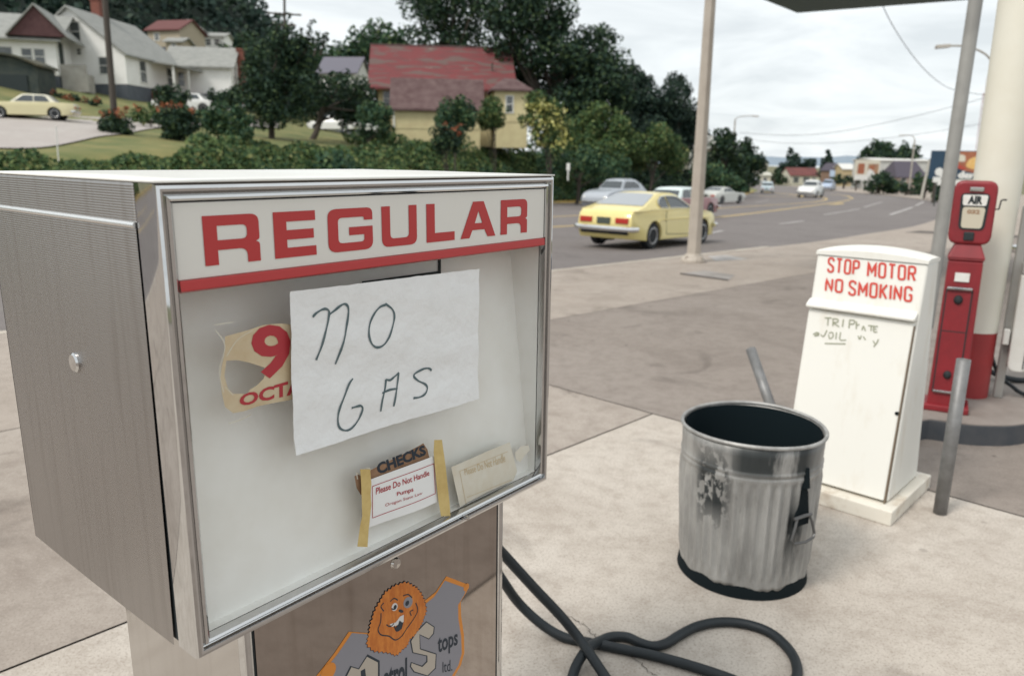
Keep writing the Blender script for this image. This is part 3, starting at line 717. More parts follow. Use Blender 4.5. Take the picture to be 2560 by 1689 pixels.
def TL(u, v, y0=10, y1=200, dz=0.0):     # pixel -> land
    d = ray(u, v); dxy = d[0] / d[1]; dzy = d[2] / d[1]; y = y0
    while y < y1:
        if EYE + dzy * y <= land(dxy * y, y) + dz: return (dxy * y, y, land(dxy * y, y))
        y += .25
    return (dxy * y1, y1, land(dxy * y1, y1))
LAWN = mat('lawn', (.095, .12, .035), .95, col2=(.20, .18, .065), scale=.5, amt=1, bump=.3, bscale=12)
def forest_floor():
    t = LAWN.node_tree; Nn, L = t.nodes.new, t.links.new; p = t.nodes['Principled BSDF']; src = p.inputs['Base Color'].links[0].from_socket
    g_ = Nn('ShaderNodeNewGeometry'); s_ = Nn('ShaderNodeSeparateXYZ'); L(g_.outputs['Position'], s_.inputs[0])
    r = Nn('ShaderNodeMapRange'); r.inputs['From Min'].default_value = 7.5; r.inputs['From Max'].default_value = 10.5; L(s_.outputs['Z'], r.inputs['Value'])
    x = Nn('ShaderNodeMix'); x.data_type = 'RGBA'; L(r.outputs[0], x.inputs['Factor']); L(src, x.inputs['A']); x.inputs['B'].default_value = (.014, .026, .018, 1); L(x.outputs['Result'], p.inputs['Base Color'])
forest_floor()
m = MB()
NH, ND = 110, 46
dd_ = np.concatenate([np.linspace(0, 7, 12), np.linspace(9, 60, 18), np.linspace(66, 190, 16)])
fi = np.linspace(8, len(farS) - 1, NH)
rows = []
for f in fi:
    i = min(int(f), len(farS) - 2); t = f - i; p = farS[i] * (1 - t) + farS[i + 1] * t
    rows.append(p)
rows = np.array(rows)
tang = np.gradient(rows, axis=0); 
kern = np.ones(21) / 21
tx = np.convolve(np.pad(tang[:, 0], 10, 'edge'), kern, 'valid'); ty = np.convolve(np.pad(tang[:, 1], 10, 'edge'), kern, 'valid')
nl = np.stack([-ty, tx], 1); nl /= np.linalg.norm(nl, axis=1)[:, None]
vs = []
for i in range(NH):
    for d in dd_:
        p = rows[i] + nl[i] * d; z = land(p[0], p[1]) if d > 0 else zt(p[1]) - .13
        vs.append((p[0], p[1], z))
K = len(dd_)
m.add(vs, [(i * K + j, i * K + j + 1, (i + 1) * K + j + 1, (i + 1) * K + j) for i in range(NH - 1) for j in range(K - 1)])
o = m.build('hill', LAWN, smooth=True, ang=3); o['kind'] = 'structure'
m = MB(); P = [p for p in farS]
for i in range(len(P) - 1):
    if P[i][1] > 118: break
    p, q = P[i], P[i + 1]; t = (q - p) / np.linalg.norm(q - p); nn = np.array([-t[1], t[0]]) * .09
    m.hexa([ztk(p - nn, -.2), ztk(q - nn, -.2), ztk(q + nn, -.2), ztk(p + nn, -.2)], [ztk(p - nn, .05), ztk(q - nn, .05), ztk(q + nn, .06), ztk(p + nn, .06)])
o = m.build('kerb', YELK); o['kind'] = 'structure'
# side street and path on the slope
def land_strip(name, px, matl, lift=.06, sub=14, y0=14):
    L = [np.array(TL(*a, y0=y0)) for a, b in px]; R = [np.array(TL(*b, y0=y0)) for a, b in px]
    m = MB(); n = len(px)
    Ls, Rs = catmull(L, 6), catmull(R, 6)
    def fn(u, v):
        i = u * (len(Ls) - 1); j = min(int(i), len(Ls) - 2); f = i - j; a = Ls[j] * (1 - f) + Ls[j + 1] * f; b = Rs[j] * (1 - f) + Rs[j + 1] * f; p = a * (1 - v) + b * v
        return (p[0], p[1], land(p[0], p[1]) + lift)
    m.grid(fn, 24, sub); o = m.build(name, matl); o['kind'] = 'structure'; return o
land_strip('side_street', [((-80, 372), (-80, 296)), ((60, 374), (0, 297)), ((150, 366), (110, 294)), ((250, 345), (220, 296)), ((320, 336), (330, 300)), ((400, 322), (420, 302)), ((520, 318), (520, 304)), ((700, 321), (700, 306))], STREET)
# ---------------------------------------------------------------- dustbin
RUBBER = mat('black_rubber', (.006, .010, .013), .55, col2=(.012, .018, .022), scale=20, amt=.6)
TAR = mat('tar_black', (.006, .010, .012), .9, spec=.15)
def galv(name, stain=True):
    m, t, p, Nn, L = nodes(name); p.inputs['Metallic'].default_value = .35
    co = Nn('ShaderNodeTexCoord')
    def noi(sc, st=(1, 1, 1), d=5):
        mp = Nn('ShaderNodeMapping'); mp.inputs['Scale'].default_value = st; L(co.outputs['Object'], mp.inputs[0])
        n = Nn('ShaderNodeTexNoise'); n.inputs['Scale'].default_value = sc; n.inputs['Detail'].default_value = d; n.inputs['Roughness'].default_value = .65; L(mp.outputs[0], n.inputs['Vector']); return n.outputs['Fac']
    def rng(s, a, b, to=1): r = Nn('ShaderNodeMapRange'); r.inputs['From Min'].default_value = a; r.inputs['From Max'].default_value = b; r.inputs['To Max'].default_value = to; L(s, r.inputs['Value']); return r.outputs[0]
    def mix(f, a, b):
        x = Nn('ShaderNodeMix'); x.data_type = 'RGBA'; L(f, x.inputs['Factor'])
        if isinstance(a, tuple): x.inputs['A'].default_value = c4(a)
        else: L(a, x.inputs['A'])
        x.inputs['B'].default_value = c4(b); return x.outputs['Result']
    c = mix(rng(noi(14, (1, 1, .25)), .35, .65), (.40, .395, .38), (.25, .245, .235))
    c = mix(rng(noi(7, (1, 1, .15), 7), .55, .75), c, (.50, .49, .465))
    if stain:
        sp_ = Nn('ShaderNodeSeparateXYZ'); L(co.outputs['Object'], sp_.inputs[0])
        def mth(op, a, b=None):
            q = Nn('ShaderNodeMath'); q.operation = op
            for i, k in enumerate((a, b)):
                if k is None: continue
                if isinstance(k, (int, float)): q.inputs[i].default_value = k
                else: L(k, q.inputs[i])
            return q.outputs[0]
        ang_ = mth('ARCTAN2', sp_.outputs['Y'], sp_.outputs['X'])
        def window(a0, half, z0_, z1_, soft=.05):
            d_ = mth('ABSOLUTE', mth('SUBTRACT', ang_, a0)); wa = rng(d_, half, half * .5)
            return mth('MULTIPLY', mth('MULTIPLY', wa, rng(sp_.outputs['Z'], z0_ - soft, z0_ + soft)), rng(sp_.outputs['Z'], z1_ + soft, z1_ - soft))
        st1 = mth('MULTIPLY', window(math.radians(-138) - .35, .34, .30, .56, .07), rng(noi(22, (1, 1, .6), 8), .47, .52))
        st2 = mth('MULTIPLY', window(math.radians(-88) - .35, .9, .50, .62, .02), rng(noi(5.5, (1, 1, .2), 6), .40, .50))
        st3 = mth('MULTIPLY', window(math.radians(-66) - .35, .20, .18, .40, .08), rng(noi(9, (1, 1, .3), 6), .42, .52))
        c = mix(mth('MULTIPLY', mth('MAXIMUM', mth('MAXIMUM', st1, st2), st3), .93), c, (.016, .022, .024))
        c = mix(rng(noi(6.0, (1, 1, .30), 6), .60, .68, .6), c, (.09, .09, .09))
    L(c, p.inputs['Base Color']); r = rng(noi(20), .2, .8, .25); a = Nn('ShaderNodeMath'); a.operation = 'ADD'; a.inputs[1].default_value = .42; L(r, a.inputs[0]); L(a.outputs[0], p.inputs['Roughness'])
    return m
GALV = galv('galvanised_steel'); GALV2 = galv('galvanised_pipe', False)
can = thing('trash_can', 'dented open galvanised dustbin with a dark inside, black at the foot', 'trash can', (.950, 2.862, 0), .35)
def can_r(z, a):
    r = .247 + .022 * z / .62
    w = max(0, min(1, (z - .07) / .03)) * max(0, min(1, (.475 - z) / .02))
    r += .0062 * w * (math.cos(42 * a) + .3 * math.cos(84 * a + 1))
    r += .006 * mnoise.noise(Vector((math.cos(a) * 2.2, math.sin(a) * 2.2, z * 4))) * min(1, z * 5 + .3) * (1 if z < .5 else .3)
    r += .010 * mnoise.noise(Vector((math.cos(a) * 3, math.sin(a) * 3, 7))) * max(0, 1 - z / .12)
    for zc in (.485, .507): r += .0045 * math.exp(-((z - zc) / .005) ** 2)
    return r
NA = 336
zs = [0.0, .015, .03, .05, .07, .085, .1, .15, .2, .25, .3, .35, .4, .44, .46, .475, .48, .485, .49, .496, .502, .507, .512, .53, .57, .612]
def foot(a): return .034 + .034 * mnoise.noise(Vector((math.cos(a) * 2.5, math.sin(a) * 2.5, 3))) + .012 * mnoise.noise(Vector((math.cos(a) * 9, math.sin(a) * 9, 1)))
m = MB()
def canf(u, v):
    a = 2 * math.pi * u; i = min(len(zs) - 1, int(round(v * (len(zs) - 1)))); f = foot(a); z = f + (zs[i] / .612) * (.612 - f)
    r = can_r(z, a); return (r * math.cos(a), r * math.sin(a), z)
m.grid(canf, NA, len(zs) - 1)
m.build('body', GALV, can, smooth=True, solid=.0025, ang=1.2)
m = MB(); rr = can_r(.6, 0) + .002
m.tube([(rr * math.cos(a), rr * math.sin(a), .614 + .004 * math.sin(2 * a)) for a in np.linspace(0, 2 * math.pi, 73)[:-1]], .0075, 10, closed=True)
m.build('rim', GALV2, can, smooth=True)
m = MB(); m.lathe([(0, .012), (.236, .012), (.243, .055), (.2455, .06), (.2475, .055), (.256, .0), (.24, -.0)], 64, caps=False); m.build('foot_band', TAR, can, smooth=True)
BAIL = mat('dark_wire', (.12, .12, .12), .45, metal=.6)
INSIDE = mat('dark_inside', (.007, .013, .016), .95, spec=.1)  # near-black sheet that makes the inside of the bin dark
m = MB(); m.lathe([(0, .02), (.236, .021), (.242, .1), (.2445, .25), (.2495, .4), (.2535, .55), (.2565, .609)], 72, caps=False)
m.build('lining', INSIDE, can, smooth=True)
ah = math.atan2(2.60 - 2.862, 1.10 - .95) - .35
def hp(r, da, z): return (r * math.cos(ah + da), r * math.sin(ah + da), z)
m = MB()
br = [(-.045, .47), (.045, .47), (.10, .385), (.15, .33), (.15, .30), (-.15, .30), (-.15, .33), (-.10, .385)]
m.add([hp(.2725, x, z) for x, z in br] + [hp(.266, x, z) for x, z in br], [tuple(range(8))] + [(i, (i + 1) % 8, 8 + (i + 1) % 8, 8 + i) for i in range(8)]); m.build('handle_bracket', TAR, can, bevel=.002)
m = MB(); m.tube([hp(.276, -.17, .338), hp(.279, 0, .345), hp(.276, .17, .338)], .0065, 8); m.build('handle_hinge', BAIL, can, smooth=True)
m = MB(); m.tube([hp(.277, -.12, .338), hp(.284, -.16, .31), hp(.290, -.215, .262), hp(.292, -.18, .248), hp(.296, 0, .246), hp(.292, .18, .248), hp(.290, .215, .262), hp(.284, .16, .31), hp(.277, .12, .338)], .0052, 8); m.build('handle', BAIL, can, smooth=True)
m = MB(); m.tube([hp(.270, .01, .53), hp(.272, .0, .50), hp(.2735, .0, .455)], [.006, .010, .014], 8); m.build('handle_strap', TAR, can, smooth=True)

# ---------------------------------------------------------------- white cabinet
WHITEC = mat('cabinet_white', (.77, .76, .71), .45, col2=(.60, .53, .42), scale=9, amt=.55, lo=.54, hi=.78, stretch=(1, 1, .3), detail=9)
DIRTW = mat('dirty_white', (.70, .66, .58), .7, col2=(.42, .33, .24), scale=9, amt=.8, lo=.5, hi=.75)
CABY = YAW - math.radians(4) - math.pi / 2      # local x = right along the front, local y = back
Cc = G(2225, 1315)
cab = thing('oil_cabinet', 'white tapering steel cabinet lettered STOP MOTOR NO SMOKING', 'cabinet', (Cc[0], Cc[1], 0), CABY)
Rc = np.array([[math.cos(CABY), -math.sin(CABY), 0], [math.sin(CABY), math.cos(CABY), 0], [0, 0, 1]])
def cabloc(p): return Rc.T @ (np.array(p) - np.array([Cc[0], Cc[1], 0]))
CW = .50                                     # body: x from -.04-CW to -.04
xR, xL = -.045, -.545
m = MB(); m.box((-.29, .295, .036), (.585, .60, .072)); m.build('plinth', DIRTW, cab, bevel=.006)
def frontY(z): return .060 + (z - .07) * (.205 - .060) / (1.17 - .07)
def backY(z): return .520 + (z - .07) * (.385 - .520) / (1.17 - .07)
m = MB(); z0, z1, z2 = .074, .945, 1.182
m.hexa([(xL, frontY(z0) + .02, z0), (xR, frontY(z0) + .02, z0), (xR, backY(z0), z0), (xL, backY(z0), z0)], [(xL, frontY(z2) + .012, z2), (xR, frontY(z2) + .012, z2), (xR, backY(z2), z2), (xL, backY(z2), z2)])
m.build('body', WHITEC, cab, bevel=.012, seg=3)
m = MB(); m.hexa([(xL + .004, frontY(z0) - .004, z0 + .012), (xR - .012, frontY(z0) - .004, z0 + .012), (xR - .012, frontY(z0) + .03, z0 + .012), (xL + .004, frontY(z0) + .03, z0 + .012)],
       [(xL + .004, frontY(z1) - .006, z1 - .03), (xR - .012, frontY(z1) - .006, z1 - .03), (xR - .012, frontY(z1) + .03, z1 - .03), (xL + .004, frontY(z1) + .03, z1 - .03)])
door = m.build('door', WHITEC, cab, bevel=.008, seg=3)
m = MB(); zl = .968
m.add([(xL - .004, frontY(zl) - .034, zl - .044), (xR - .006, frontY(zl) - .034, zl - .044), (xR - .006, frontY(zl) - .034, zl - .026), (xL - .004, frontY(zl) - .034, zl - .026), (xL - .004, frontY(zl) + .012, zl), (xR - .006, frontY(zl) + .012, zl), (xR - .006, frontY(zl) + .02, zl - .044), (xL - .004, frontY(zl) + .02, zl - .044)],
      [(0, 1, 2, 3), (3, 2, 5, 4), (0, 7, 6, 1), (0, 3, 4, 7), (1, 6, 5, 2), (4, 5, 6, 7)])
m.build('ledge', WHITEC, cab, bevel=.008, seg=3)
m = MB()                                       # domed top
def domef(u, v):
    x = xL - .003 + (xR - xL + .006) * u; y0_, y1_ = frontY(z2) + .004, backY(z2) + .004; y = y0_ + (y1_ - y0_) * v
    return (x, y, z2 + .004 + .046 * math.sin(math.pi * (u * .92 + .04)) ** .6 * (1 - .45 * abs(2 * v - 1) ** 5))
m.grid(domef, 20, 8)
b0 = [(xL - .008, frontY(z2) - .006, z2 - .003), (xR + .008, frontY(z2) - .006, z2 - .003), (xR + .008, backY(z2) + .008, z2 - .003), (xL - .008, backY(z2) + .008, z2 - .003)]
E_ = [domef(i / 20, 0) for i in range(21)]; m.add(E_ + [(p[0], p[1], z2 - .003) for p in E_], [(i, i + 1, 22 + i, 21 + i) for i in range(20)])
E_ = [domef(i / 20, 1) for i in range(21)]; m.add(E_ + [(p[0], p[1], z2 - .003) for p in E_], [(i, i + 1, 22 + i, 21 + i) for i in range(20)])
for uu in (0, 1):
    E_ = [domef(uu, i / 8) for i in range(9)]; m.add(E_ + [(p[0], p[1], z2 - .003) for p in E_], [(i, i + 1, 10 + i, 9 + i) for i in range(8)])
m.build('top', WHITEC, cab, smooth=True, ang=.7)
m = MB(); m.lathe([(0, -.006), (.008, -.005), (.009, .004)], 12, (xR - .02, frontY(.5) - .004, .5), 'y', caps=False); m.build('latch', TAR, cab)
m = MB(); m.hexa([(xR - .0125, frontY(z0) - .002, z0), (xR - .006, frontY(z0) - .002, z0), (xR - .006, frontY(z0) + .03, z0), (xR - .0125, frontY(z0) + .03, z0)], [(xR - .0125, frontY(.9) - .002, .9), (xR - .009, frontY(.9) - .002, .9), (xR - .009, frontY(.9) + .03, .9), (xR - .0125, frontY(.9) + .03, .9)])
m.build('door_gap', mat('rusty_gap', (.16, .12, .08), .8), cab)
STOPRED = mat('sign_red', (.58, .06, .04), .5)
def frontpix(u, v, lift):                     # pixel -> front plane of the cabinet
    d = Rc.T @ ray(u, v); q = cabloc(O3); n = np.array([0, 1, -(.205 - .060) / 1.10]); c = frontY(.5) - lift - .5 * (.205 - .060) / 1.10
    t = (c - q @ n) / (d @ n); p = q + d * t; return tuple(p)
def C7(x, y, lift): return frontpix(1900 + x / 2.903, 560 + y / 2.903, lift)
FL = -.0095
STROKES = {'S': [[(1, .78), (.95, .93), (.7, 1), (.3, 1), (.05, .93), (0, .78), (.05, .63), (.3, .55), (.7, .45), (.95, .37), (1, .22), (.95, .07), (.7, 0), (.3, 0), (.05, .07), (0, .22)]],
 'T': [[(0, 1), (1, 1)], [(.5, 1), (.5, 0)]], 'P': [[(0, 0), (0, 1), (.65, 1), (.95, .94), (1, .75), (.95, .54), (.65, .47), (0, .47)]],
 'O': [[(0, .5), (0, .85), (.1, .97), (.35, 1), (.65, 1), (.9, .97), (1, .85), (1, .15), (.9, .03), (.65, 0), (.35, 0), (.1, .03), (0, .15), (0, .5)]],
 'M': [[(0, 0), (0, 1), (.5, .25), (1, 1), (1, 0)]], 'R': [[(0, 0), (0, 1), (.65, 1), (.95, .94), (1, .76), (.95, .56), (.65, .5), (0, .5)], [(.55, .5), (1, 0)]],
 'N': [[(0, 0), (0, 1), (1, 0), (1, 1)]], 'K': [[(0, 0), (0, 1)], [(1, 1), (0, .38)], [(.28, .56), (1, 0)]], 'I': [[(0, 0), (0, 1)]],
 'G': [[(1, .78), (.9, .96), (.65, 1), (.35, 1), (.1, .97), (0, .85), (0, .15), (.1, .03), (.35, 0), (.65, 0), (.9, .03), (1, .15), (1, .45), (.6, .45)]]}
def block_word(word, q, wst=.0098, gap=.30):
    q = [np.array(p) for p in q]; ws = [.0 if ch == 'I' else (1.25 if ch == 'M' else 1.0) for ch in word]; tot = sum(w + .62 for w in ws) - .62; x = 0
    for ch, w in zip(word, ws):
        m = MB()
        for k, st in enumerate(STROKES[ch]):
            P = []
            for (a, b) in st:
                u = (x + a * w) / tot; P.append((1 - b) * ((1 - u) * q[3] + u * q[2]) + b * ((1 - u) * q[0] + u * q[1]) + np.array([0, -.0003 * k, 0]))
            D = []
            for i in range(len(P) - 1): D += [P[i] + (P[i + 1] - P[i]) * t for t in np.linspace(0, 1, 4)[:-1]]
            D.append(P[-1]); m.ribbon(D, wst, (0, -1, .13))
        m.build('letter', STOPRED, cab, fix=False); x += w + .62
block_word('STOP', [C7(500, 245, FL), C7(720, 270, FL), C7(713, 366, FL), C7(492, 344, FL)])
block_word('MOTOR', [C7(788, 275, FL), C7(1128, 312, FL), C7(1122, 410, FL), C7(782, 376, FL)])
block_word('NO', [C7(482, 394, FL), C7(598, 407, FL), C7(592, 494, FL), C7(476, 482, FL)])
block_word('SMOKING', [C7(652, 412, FL), C7(1102, 460, FL), C7(1096, 560, FL), C7(645, 510, FL)])
PENCIL = mat('grease_pencil', (.30, .31, .22), .7)
DL = .0052
HAND = [[(470, 680), (520, 680)], [(495, 680), (490, 735)], [(530, 685), (528, 740)], [(530, 685), (565, 692), (560, 712), (532, 715), (575, 745)], [(605, 690), (598, 745)],
        [(650, 695), (645, 755)], [(650, 695), (685, 700), (680, 722), (650, 725)], [(700, 705), (698, 760)], [(698, 735), (722, 728)], [(740, 770), (750, 740), (765, 775)], [(785, 735), (830, 740)], [(808, 738), (805, 775)], [(855, 742), (828, 745), (826, 780), (850, 782)], [(828, 762), (846, 762)],
        [(385, 800), (415, 785), (425, 805), (395, 810), (430, 790)], [(440, 800), (460, 815), (485, 770)], [(500, 790), (525, 785), (530, 815), (505, 830), (497, 800)], [(555, 785), (550, 835)], [(585, 785), (580, 838), (625, 840)],
        [(712, 810), (722, 835), (735, 808)], [(750, 815), (765, 840)], [(820, 845), (840, 870), (860, 835)], [(840, 870), (825, 890)], [(470, 865), (620, 868)]]
for st in HAND:
    m = MB(); m.ribbon([C7(x, y, DL) for x, y in catmull(st, 4)], .0052, (0, -1, .13)); m.build('pencil_stroke', PENCIL, cab, fix=False)

# ---------------------------------------------------------------- pipe bollards
PIPEG = mat('weathered_pipe', (.24, .24, .24), .5, metal=.35, col2=(.15, .148, .145), scale=14, amt=.8)
def pipe(name, label, p0, p1, r, group):
    o = thing(name, label, 'bollard', p0, 0, group); m = MB(); d = np.array(p1) - np.array(p0)
    m.tube([(0, 0, -.02), tuple(d)], r, 20, caps=False); m.build('pipe', PIPEG, o, smooth=True, solid=.006)
    m = MB(); n = Vector(d).normalized(); e = Vector(d) - n * .02
    x = n.orthogonal().normalized(); y = n.cross(x); m.poly([e + (x * math.cos(a) + y * math.sin(a)) * (r - .002) for a in np.linspace(0, 6.283, 17)[:-1]]); m.build('dark_mouth_disc', BLACK, o)  # black disc just inside the mouth paints in the shade of the hollow
    return o
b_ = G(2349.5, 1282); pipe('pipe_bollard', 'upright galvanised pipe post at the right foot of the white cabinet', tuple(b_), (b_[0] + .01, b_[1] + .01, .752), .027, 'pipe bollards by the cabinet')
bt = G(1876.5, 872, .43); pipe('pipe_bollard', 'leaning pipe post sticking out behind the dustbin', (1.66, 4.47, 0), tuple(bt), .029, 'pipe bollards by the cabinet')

# ---------------------------------------------------------------- pump island with the air meter, column, hose box
ISL = mat('island_concrete', (.27, .235, .21), .9, col2=(.19, .16, .14), scale=5, amt=.8, bump=.2)
ISLD = mat('island_edge_paint', (.045, .052, .062), .7, col2=(.08, .08, .085), scale=6, amt=.7)
ic = np.array([3.75, 5.35])
def isl(z, grow=0):
    pts = [G(2225, 1048, .12)[:2], G(2322, 1050, .12)[:2], G(2400, 1061, .12)[:2], G(2475, 1066, .12)[:2], G(2560, 1062, .12)[:2], G(2700, 1030, .12)[:2]]
    pts += [np.array([4.9, 5.0]), np.array([5.4, 6.0]), np.array([4.9, 6.9]), np.array([3.6, 6.9]), np.array([2.75, 6.0])]
    return [tuple(ic + (np.array(p) - ic) * (1 + grow)) + (z,) for p in catmull(pts, 5, True)]
m = MB(); m.prism(isl(0), (0, 0, .118)); o = m.build('pump_island', ISLD); o['kind'] = 'structure'
m = MB(); m.prism(isl(.1185, -.012), (0, 0, .006)); o = m.build('island_top', ISL); o['kind'] = 'structure'

AIRRED = mat('air_meter_red', (.25, .017, .024), .42, col2=(.15, .014, .018), scale=5, amt=.7)
AIRW = mat('air_plate_white', (.72, .71, .68), .5, col2=(.58, .54, .48), scale=20, amt=.5)
AIRB = mat('air_dial_beige', (.52, .47, .37), .5)
ap0 = G(2358, 1032, .125)
AY = math.radians(-29)                        # front faces the camera and a little to its left
air = thing('air_meter', 'red air meter with round shouldered head, AIR plate and side crank', 'air pump', (ap0[0] + .02, ap0[1] + .03, .125), AY)
air.scale = (.86, .9, 1)
# local: x right along the front, y back ; front at y=0
def rbox(mb, x0, x1, y0, y1, z0, z1, r):
    p = round_poly([(x0, z0), (x1, z0), (x1, z1), (x0, z1)], r, 6); mb.prism([(x, y0, z) for x, z in p], (0, y1 - y0, 0)); return mb
m = MB(); m.box((0, .10, .02), (.30, .25, .04)); m.build('base_plate', AIRRED, air, bevel=.008)
m = MB(); m.hexa([(-.115, .0, .03), (.115, .0, .03), (.115, .20, .03), (-.115, .20, .03)], [(-.105, .0, .93), (.105, .0, .93), (.105, .19, .93), (-.105, .19, .93)])
m.hexa([(-.105, .0, .93), (.105, .0, .93), (.105, .19, .93), (-.105, .19, .93)], [(-.115, -.012, .945), (.115, -.012, .945), (.115, .20, .945), (-.115, .20, .945)])
m.hexa([(-.115, -.012, .945), (.115, -.012, .945), (.115, .20, .945), (-.115, .20, .945)], [(-.075, .02, 1.035), (.075, .02, 1.035), (.075, .165, 1.035), (-.075, .165, 1.035)])
m.build('body', AIRRED, air, bevel=.01, seg=3)
m = MB(); rbox(m, -.128, .128, .0, .165, 1.03, 1.395, .058); hd = m.build('head', AIRRED, air, bevel=.018, seg=4)
HF = -.003
m = MB(); p = round_poly([(-.075, 1.115), (.078, 1.115), (.088, 1.325), (-.085, 1.325)], .03, 5); m.prism([(x, HF - .002, z) for x, z in p], (0, .006, 0)); m.build('dial_surround', BLACK, hd)
m = MB(); p = round_poly([(-.066, 1.255), (.070, 1.255), (.076, 1.316), (-.072, 1.316)], .012, 4); m.prism([(x, HF - .006, z) for x, z in p], (0, .004, 0)); pl = m.build('air_plate', AIRW, hd)
q = [(-.040, HF - .0068, 1.311), (.046, HF - .0068, 1.311), (.046, HF - .0068, 1.263), (-.040, HF - .0068, 1.263)]; lettering('air_lettering', 'AIR', q, BLACK, air, bold=.06)
m = MB(); p = round_poly([(-.060, 1.125), (.062, 1.125), (.070, 1.246), (-.064, 1.246)], .02, 4); m.prism([(x, HF - .006, z) for x, z in p], (0, .004, 0)); m.build('dial_window', AIRB, hd)
lettering('dial_digits', '032', [(-.036, HF - .0068, 1.232), (.040, HF - .0068, 1.232), (.040, HF - .0068, 1.207), (-.036, HF - .0068, 1.207)], BROWN, air, bold=.05)
m = MB(); m.box((.004, -.006, 1.348), (.085, .012, .026)); m.build('head_nameplate', POLISH, hd, bevel=.006)
m = MB(); m.box((-.005, -.004, 1.078), (.062, .016, .05)); m.build('hose_socket', BLACK, hd, bevel=.006)
m = MB(); m.tube([(.125, .08, 1.235), (.150, .08, 1.235), (.156, .08, 1.285), (.166, .08, 1.29), (.188, .08, 1.29)], .005, 8); m.build('crank', BLACK, air, smooth=True)
m = MB(); m.box((-.008, -.004, .835), (.088, .008, .052)); sg = m.build('sticker', AIRW, air)
m = MB(); m.box((-.012, -.012, .768), (.155, .028, .018)); m.build('chrome_ledge', CHROME, air, bevel=.006)
m = MB()
m.box((-.012, -.0025, .44), (.150, .006, .62)); dr = m.build('front_door', AIRRED, air, bevel=.004)
m = MB(); m.box((-.089, -.002, .44), (.010, .006, .64)); m.build('door_edge', BLACK, air)
m = MB(); m.box((.065, -.002, .44), (.010, .006, .64)); m.build('door_edge', BLACK, air)
m = MB(); m.box((-.012, -.0045, .505), (.150, .004, .006)); m.build('door_seam', BLACK, dr)
for z, r in ((.70, .026), (.235, .024)):
    m = MB(); m.lathe([(0, -.028), (r * .6, -.026), (r, -.014), (r * 1.15, .0)], 18, (-.012, 0, z), 'y', caps=False); m.build('door_knob', BLACK, air, smooth=True)
m = MB(); m.box((-.012, -.010, .128), (.155, .02, .014)); m.build('chrome_sill', CHROME, air, bevel=.004)
# column
COLW = mat('column_cream', (.72, .70, .61), .5, col2=(.64, .60, .49), scale=3, amt=.5)
COLR = mat('column_red', (.33, .030, .032), .5, col2=(.24, .025, .027), scale=5, amt=.6)
colm = thing('canopy_column', 'thick cream canopy column with a red foot behind the air meter', 'column', (3.03, 4.92, .124))
m = MB(); m.lathe([(.128, 0), (.128, .435)], 40); m.build('red_foot', COLR, colm, smooth=True)
m = MB(); m.lathe([(.1285, .435), (.137, 1.7), (.15, 4.04)], 40); m.build('shaft', COLW, colm, smooth=True)
# canopy
CANG = mat('canopy_dark_green', (.022, .055, .045), .6, col2=(.03, .065, .05), scale=1, amt=.6)
CANW = mat('canopy_fascia', (.05, .075, .07), .5)
cc = G(1993, 33, 4.15); ce1 = G(1910, 0, 4.15) - cc; ce1 /= np.linalg.norm(ce1); ce2 = G(2425, 0, 4.15) - cc; ce2 /= np.linalg.norm(ce2)
can_ = thing('station_canopy', 'dark green station canopy edge reaching in at the top right', 'canopy', (0, 0, 0))
P4 = [cc, cc + ce2 * 6.2, cc + ce2 * 6.2 + ce1 * 4.2, cc + ce1 * 4.2]
m = MB(); m.hexa([tuple(p) for p in P4], [(p[0], p[1], 4.20) for p in P4]); m.build('soffit', CANG, can_)
m = MB(); m.hexa([(p[0], p[1], 4.202) for p in P4], [(p[0], p[1], 4.6) for p in P4]); m.build('fascia', CANW, can_, bevel=.02)
bm0 = np.array([3.03, 4.92]); bm1 = (cc + ce1 * 4.0 + ce2 * 2.6)[:2]; bd = (bm1 - bm0) / np.linalg.norm(bm1 - bm0); bn = np.array([-bd[1], bd[0]]) * .16
m = MB(); q4 = [bm0 - bd * .3 - bn, bm1 + bd * .3 - bn, bm1 + bd * .3 + bn, bm0 - bd * .3 + bn]
m.hexa([(p[0], p[1], 4.16) for p in q4], [(p[0], p[1], 4.5) for p in q4]); m.build('beam', CANW, can_)
# grey pole
POLEG = mat('pole_grey', (.33, .325, .305), .5, metal=.1, col2=(.21, .205, .195), scale=3, amt=.6)
gp0 = YD(2343.6, 635, 7.2); gp1 = YD(2439.5, 0, 7.25); dd2 = (gp1 - gp0) / (gp1[2] - gp0[2])
pb = gp0 - dd2 * (gp0[2] - 0.0)
pole = thing('grey_pole', 'slim grey steel pole rising behind the white cabinet to the canopy', 'pole', tuple(pb))
m = MB(); m.tube([(0, 0, -.02), tuple(dd2 * 4.10)], .058, 24); m.build('shaft', POLEG, pole, smooth=True)
m = MB(); m.lathe([(.13, 0), (.13, .02), (.07, .03)], 20); m.build('base_flange', POLEG, pole)
# white hose box on a dark post at the right edge, with its hose
hb0 = G(2528, 1002, .124)
hbx = thing('hose_box', 'white round bottomed hose box on a dark post at the right edge', 'hose box', tuple(hb0), math.radians(-28))
HW = mat('hose_box_white', (.66, .655, .62), .45, col2=(.55, .53, .48), scale=6, amt=.5)
m = MB(); m.box((-.075, .06, .62), (.05, .05, 1.24)); m.build('post', POLEG, hbx, bevel=.006)
p = round_poly([(-.055, .20), (.055, .20), (.062, .82), (-.058, .82)], [.05, .05, .012, .012], 6)
m = MB(); m.prism([(x, -.03, z) for x, z in p], (0, .075, 0)); m.build('shell', HW, hbx, bevel=.008)
m = MB(); m.box((.028, -.032, .50), (.006, .006, .55)); m.build('slot', BLACK, hbx)
m = MB(); m.box((.002, .008, .86), (.118, .078, .075)); m.build('cap', mat('cap_grey', (.33, .32, .31), .5), hbx, bevel=.01)
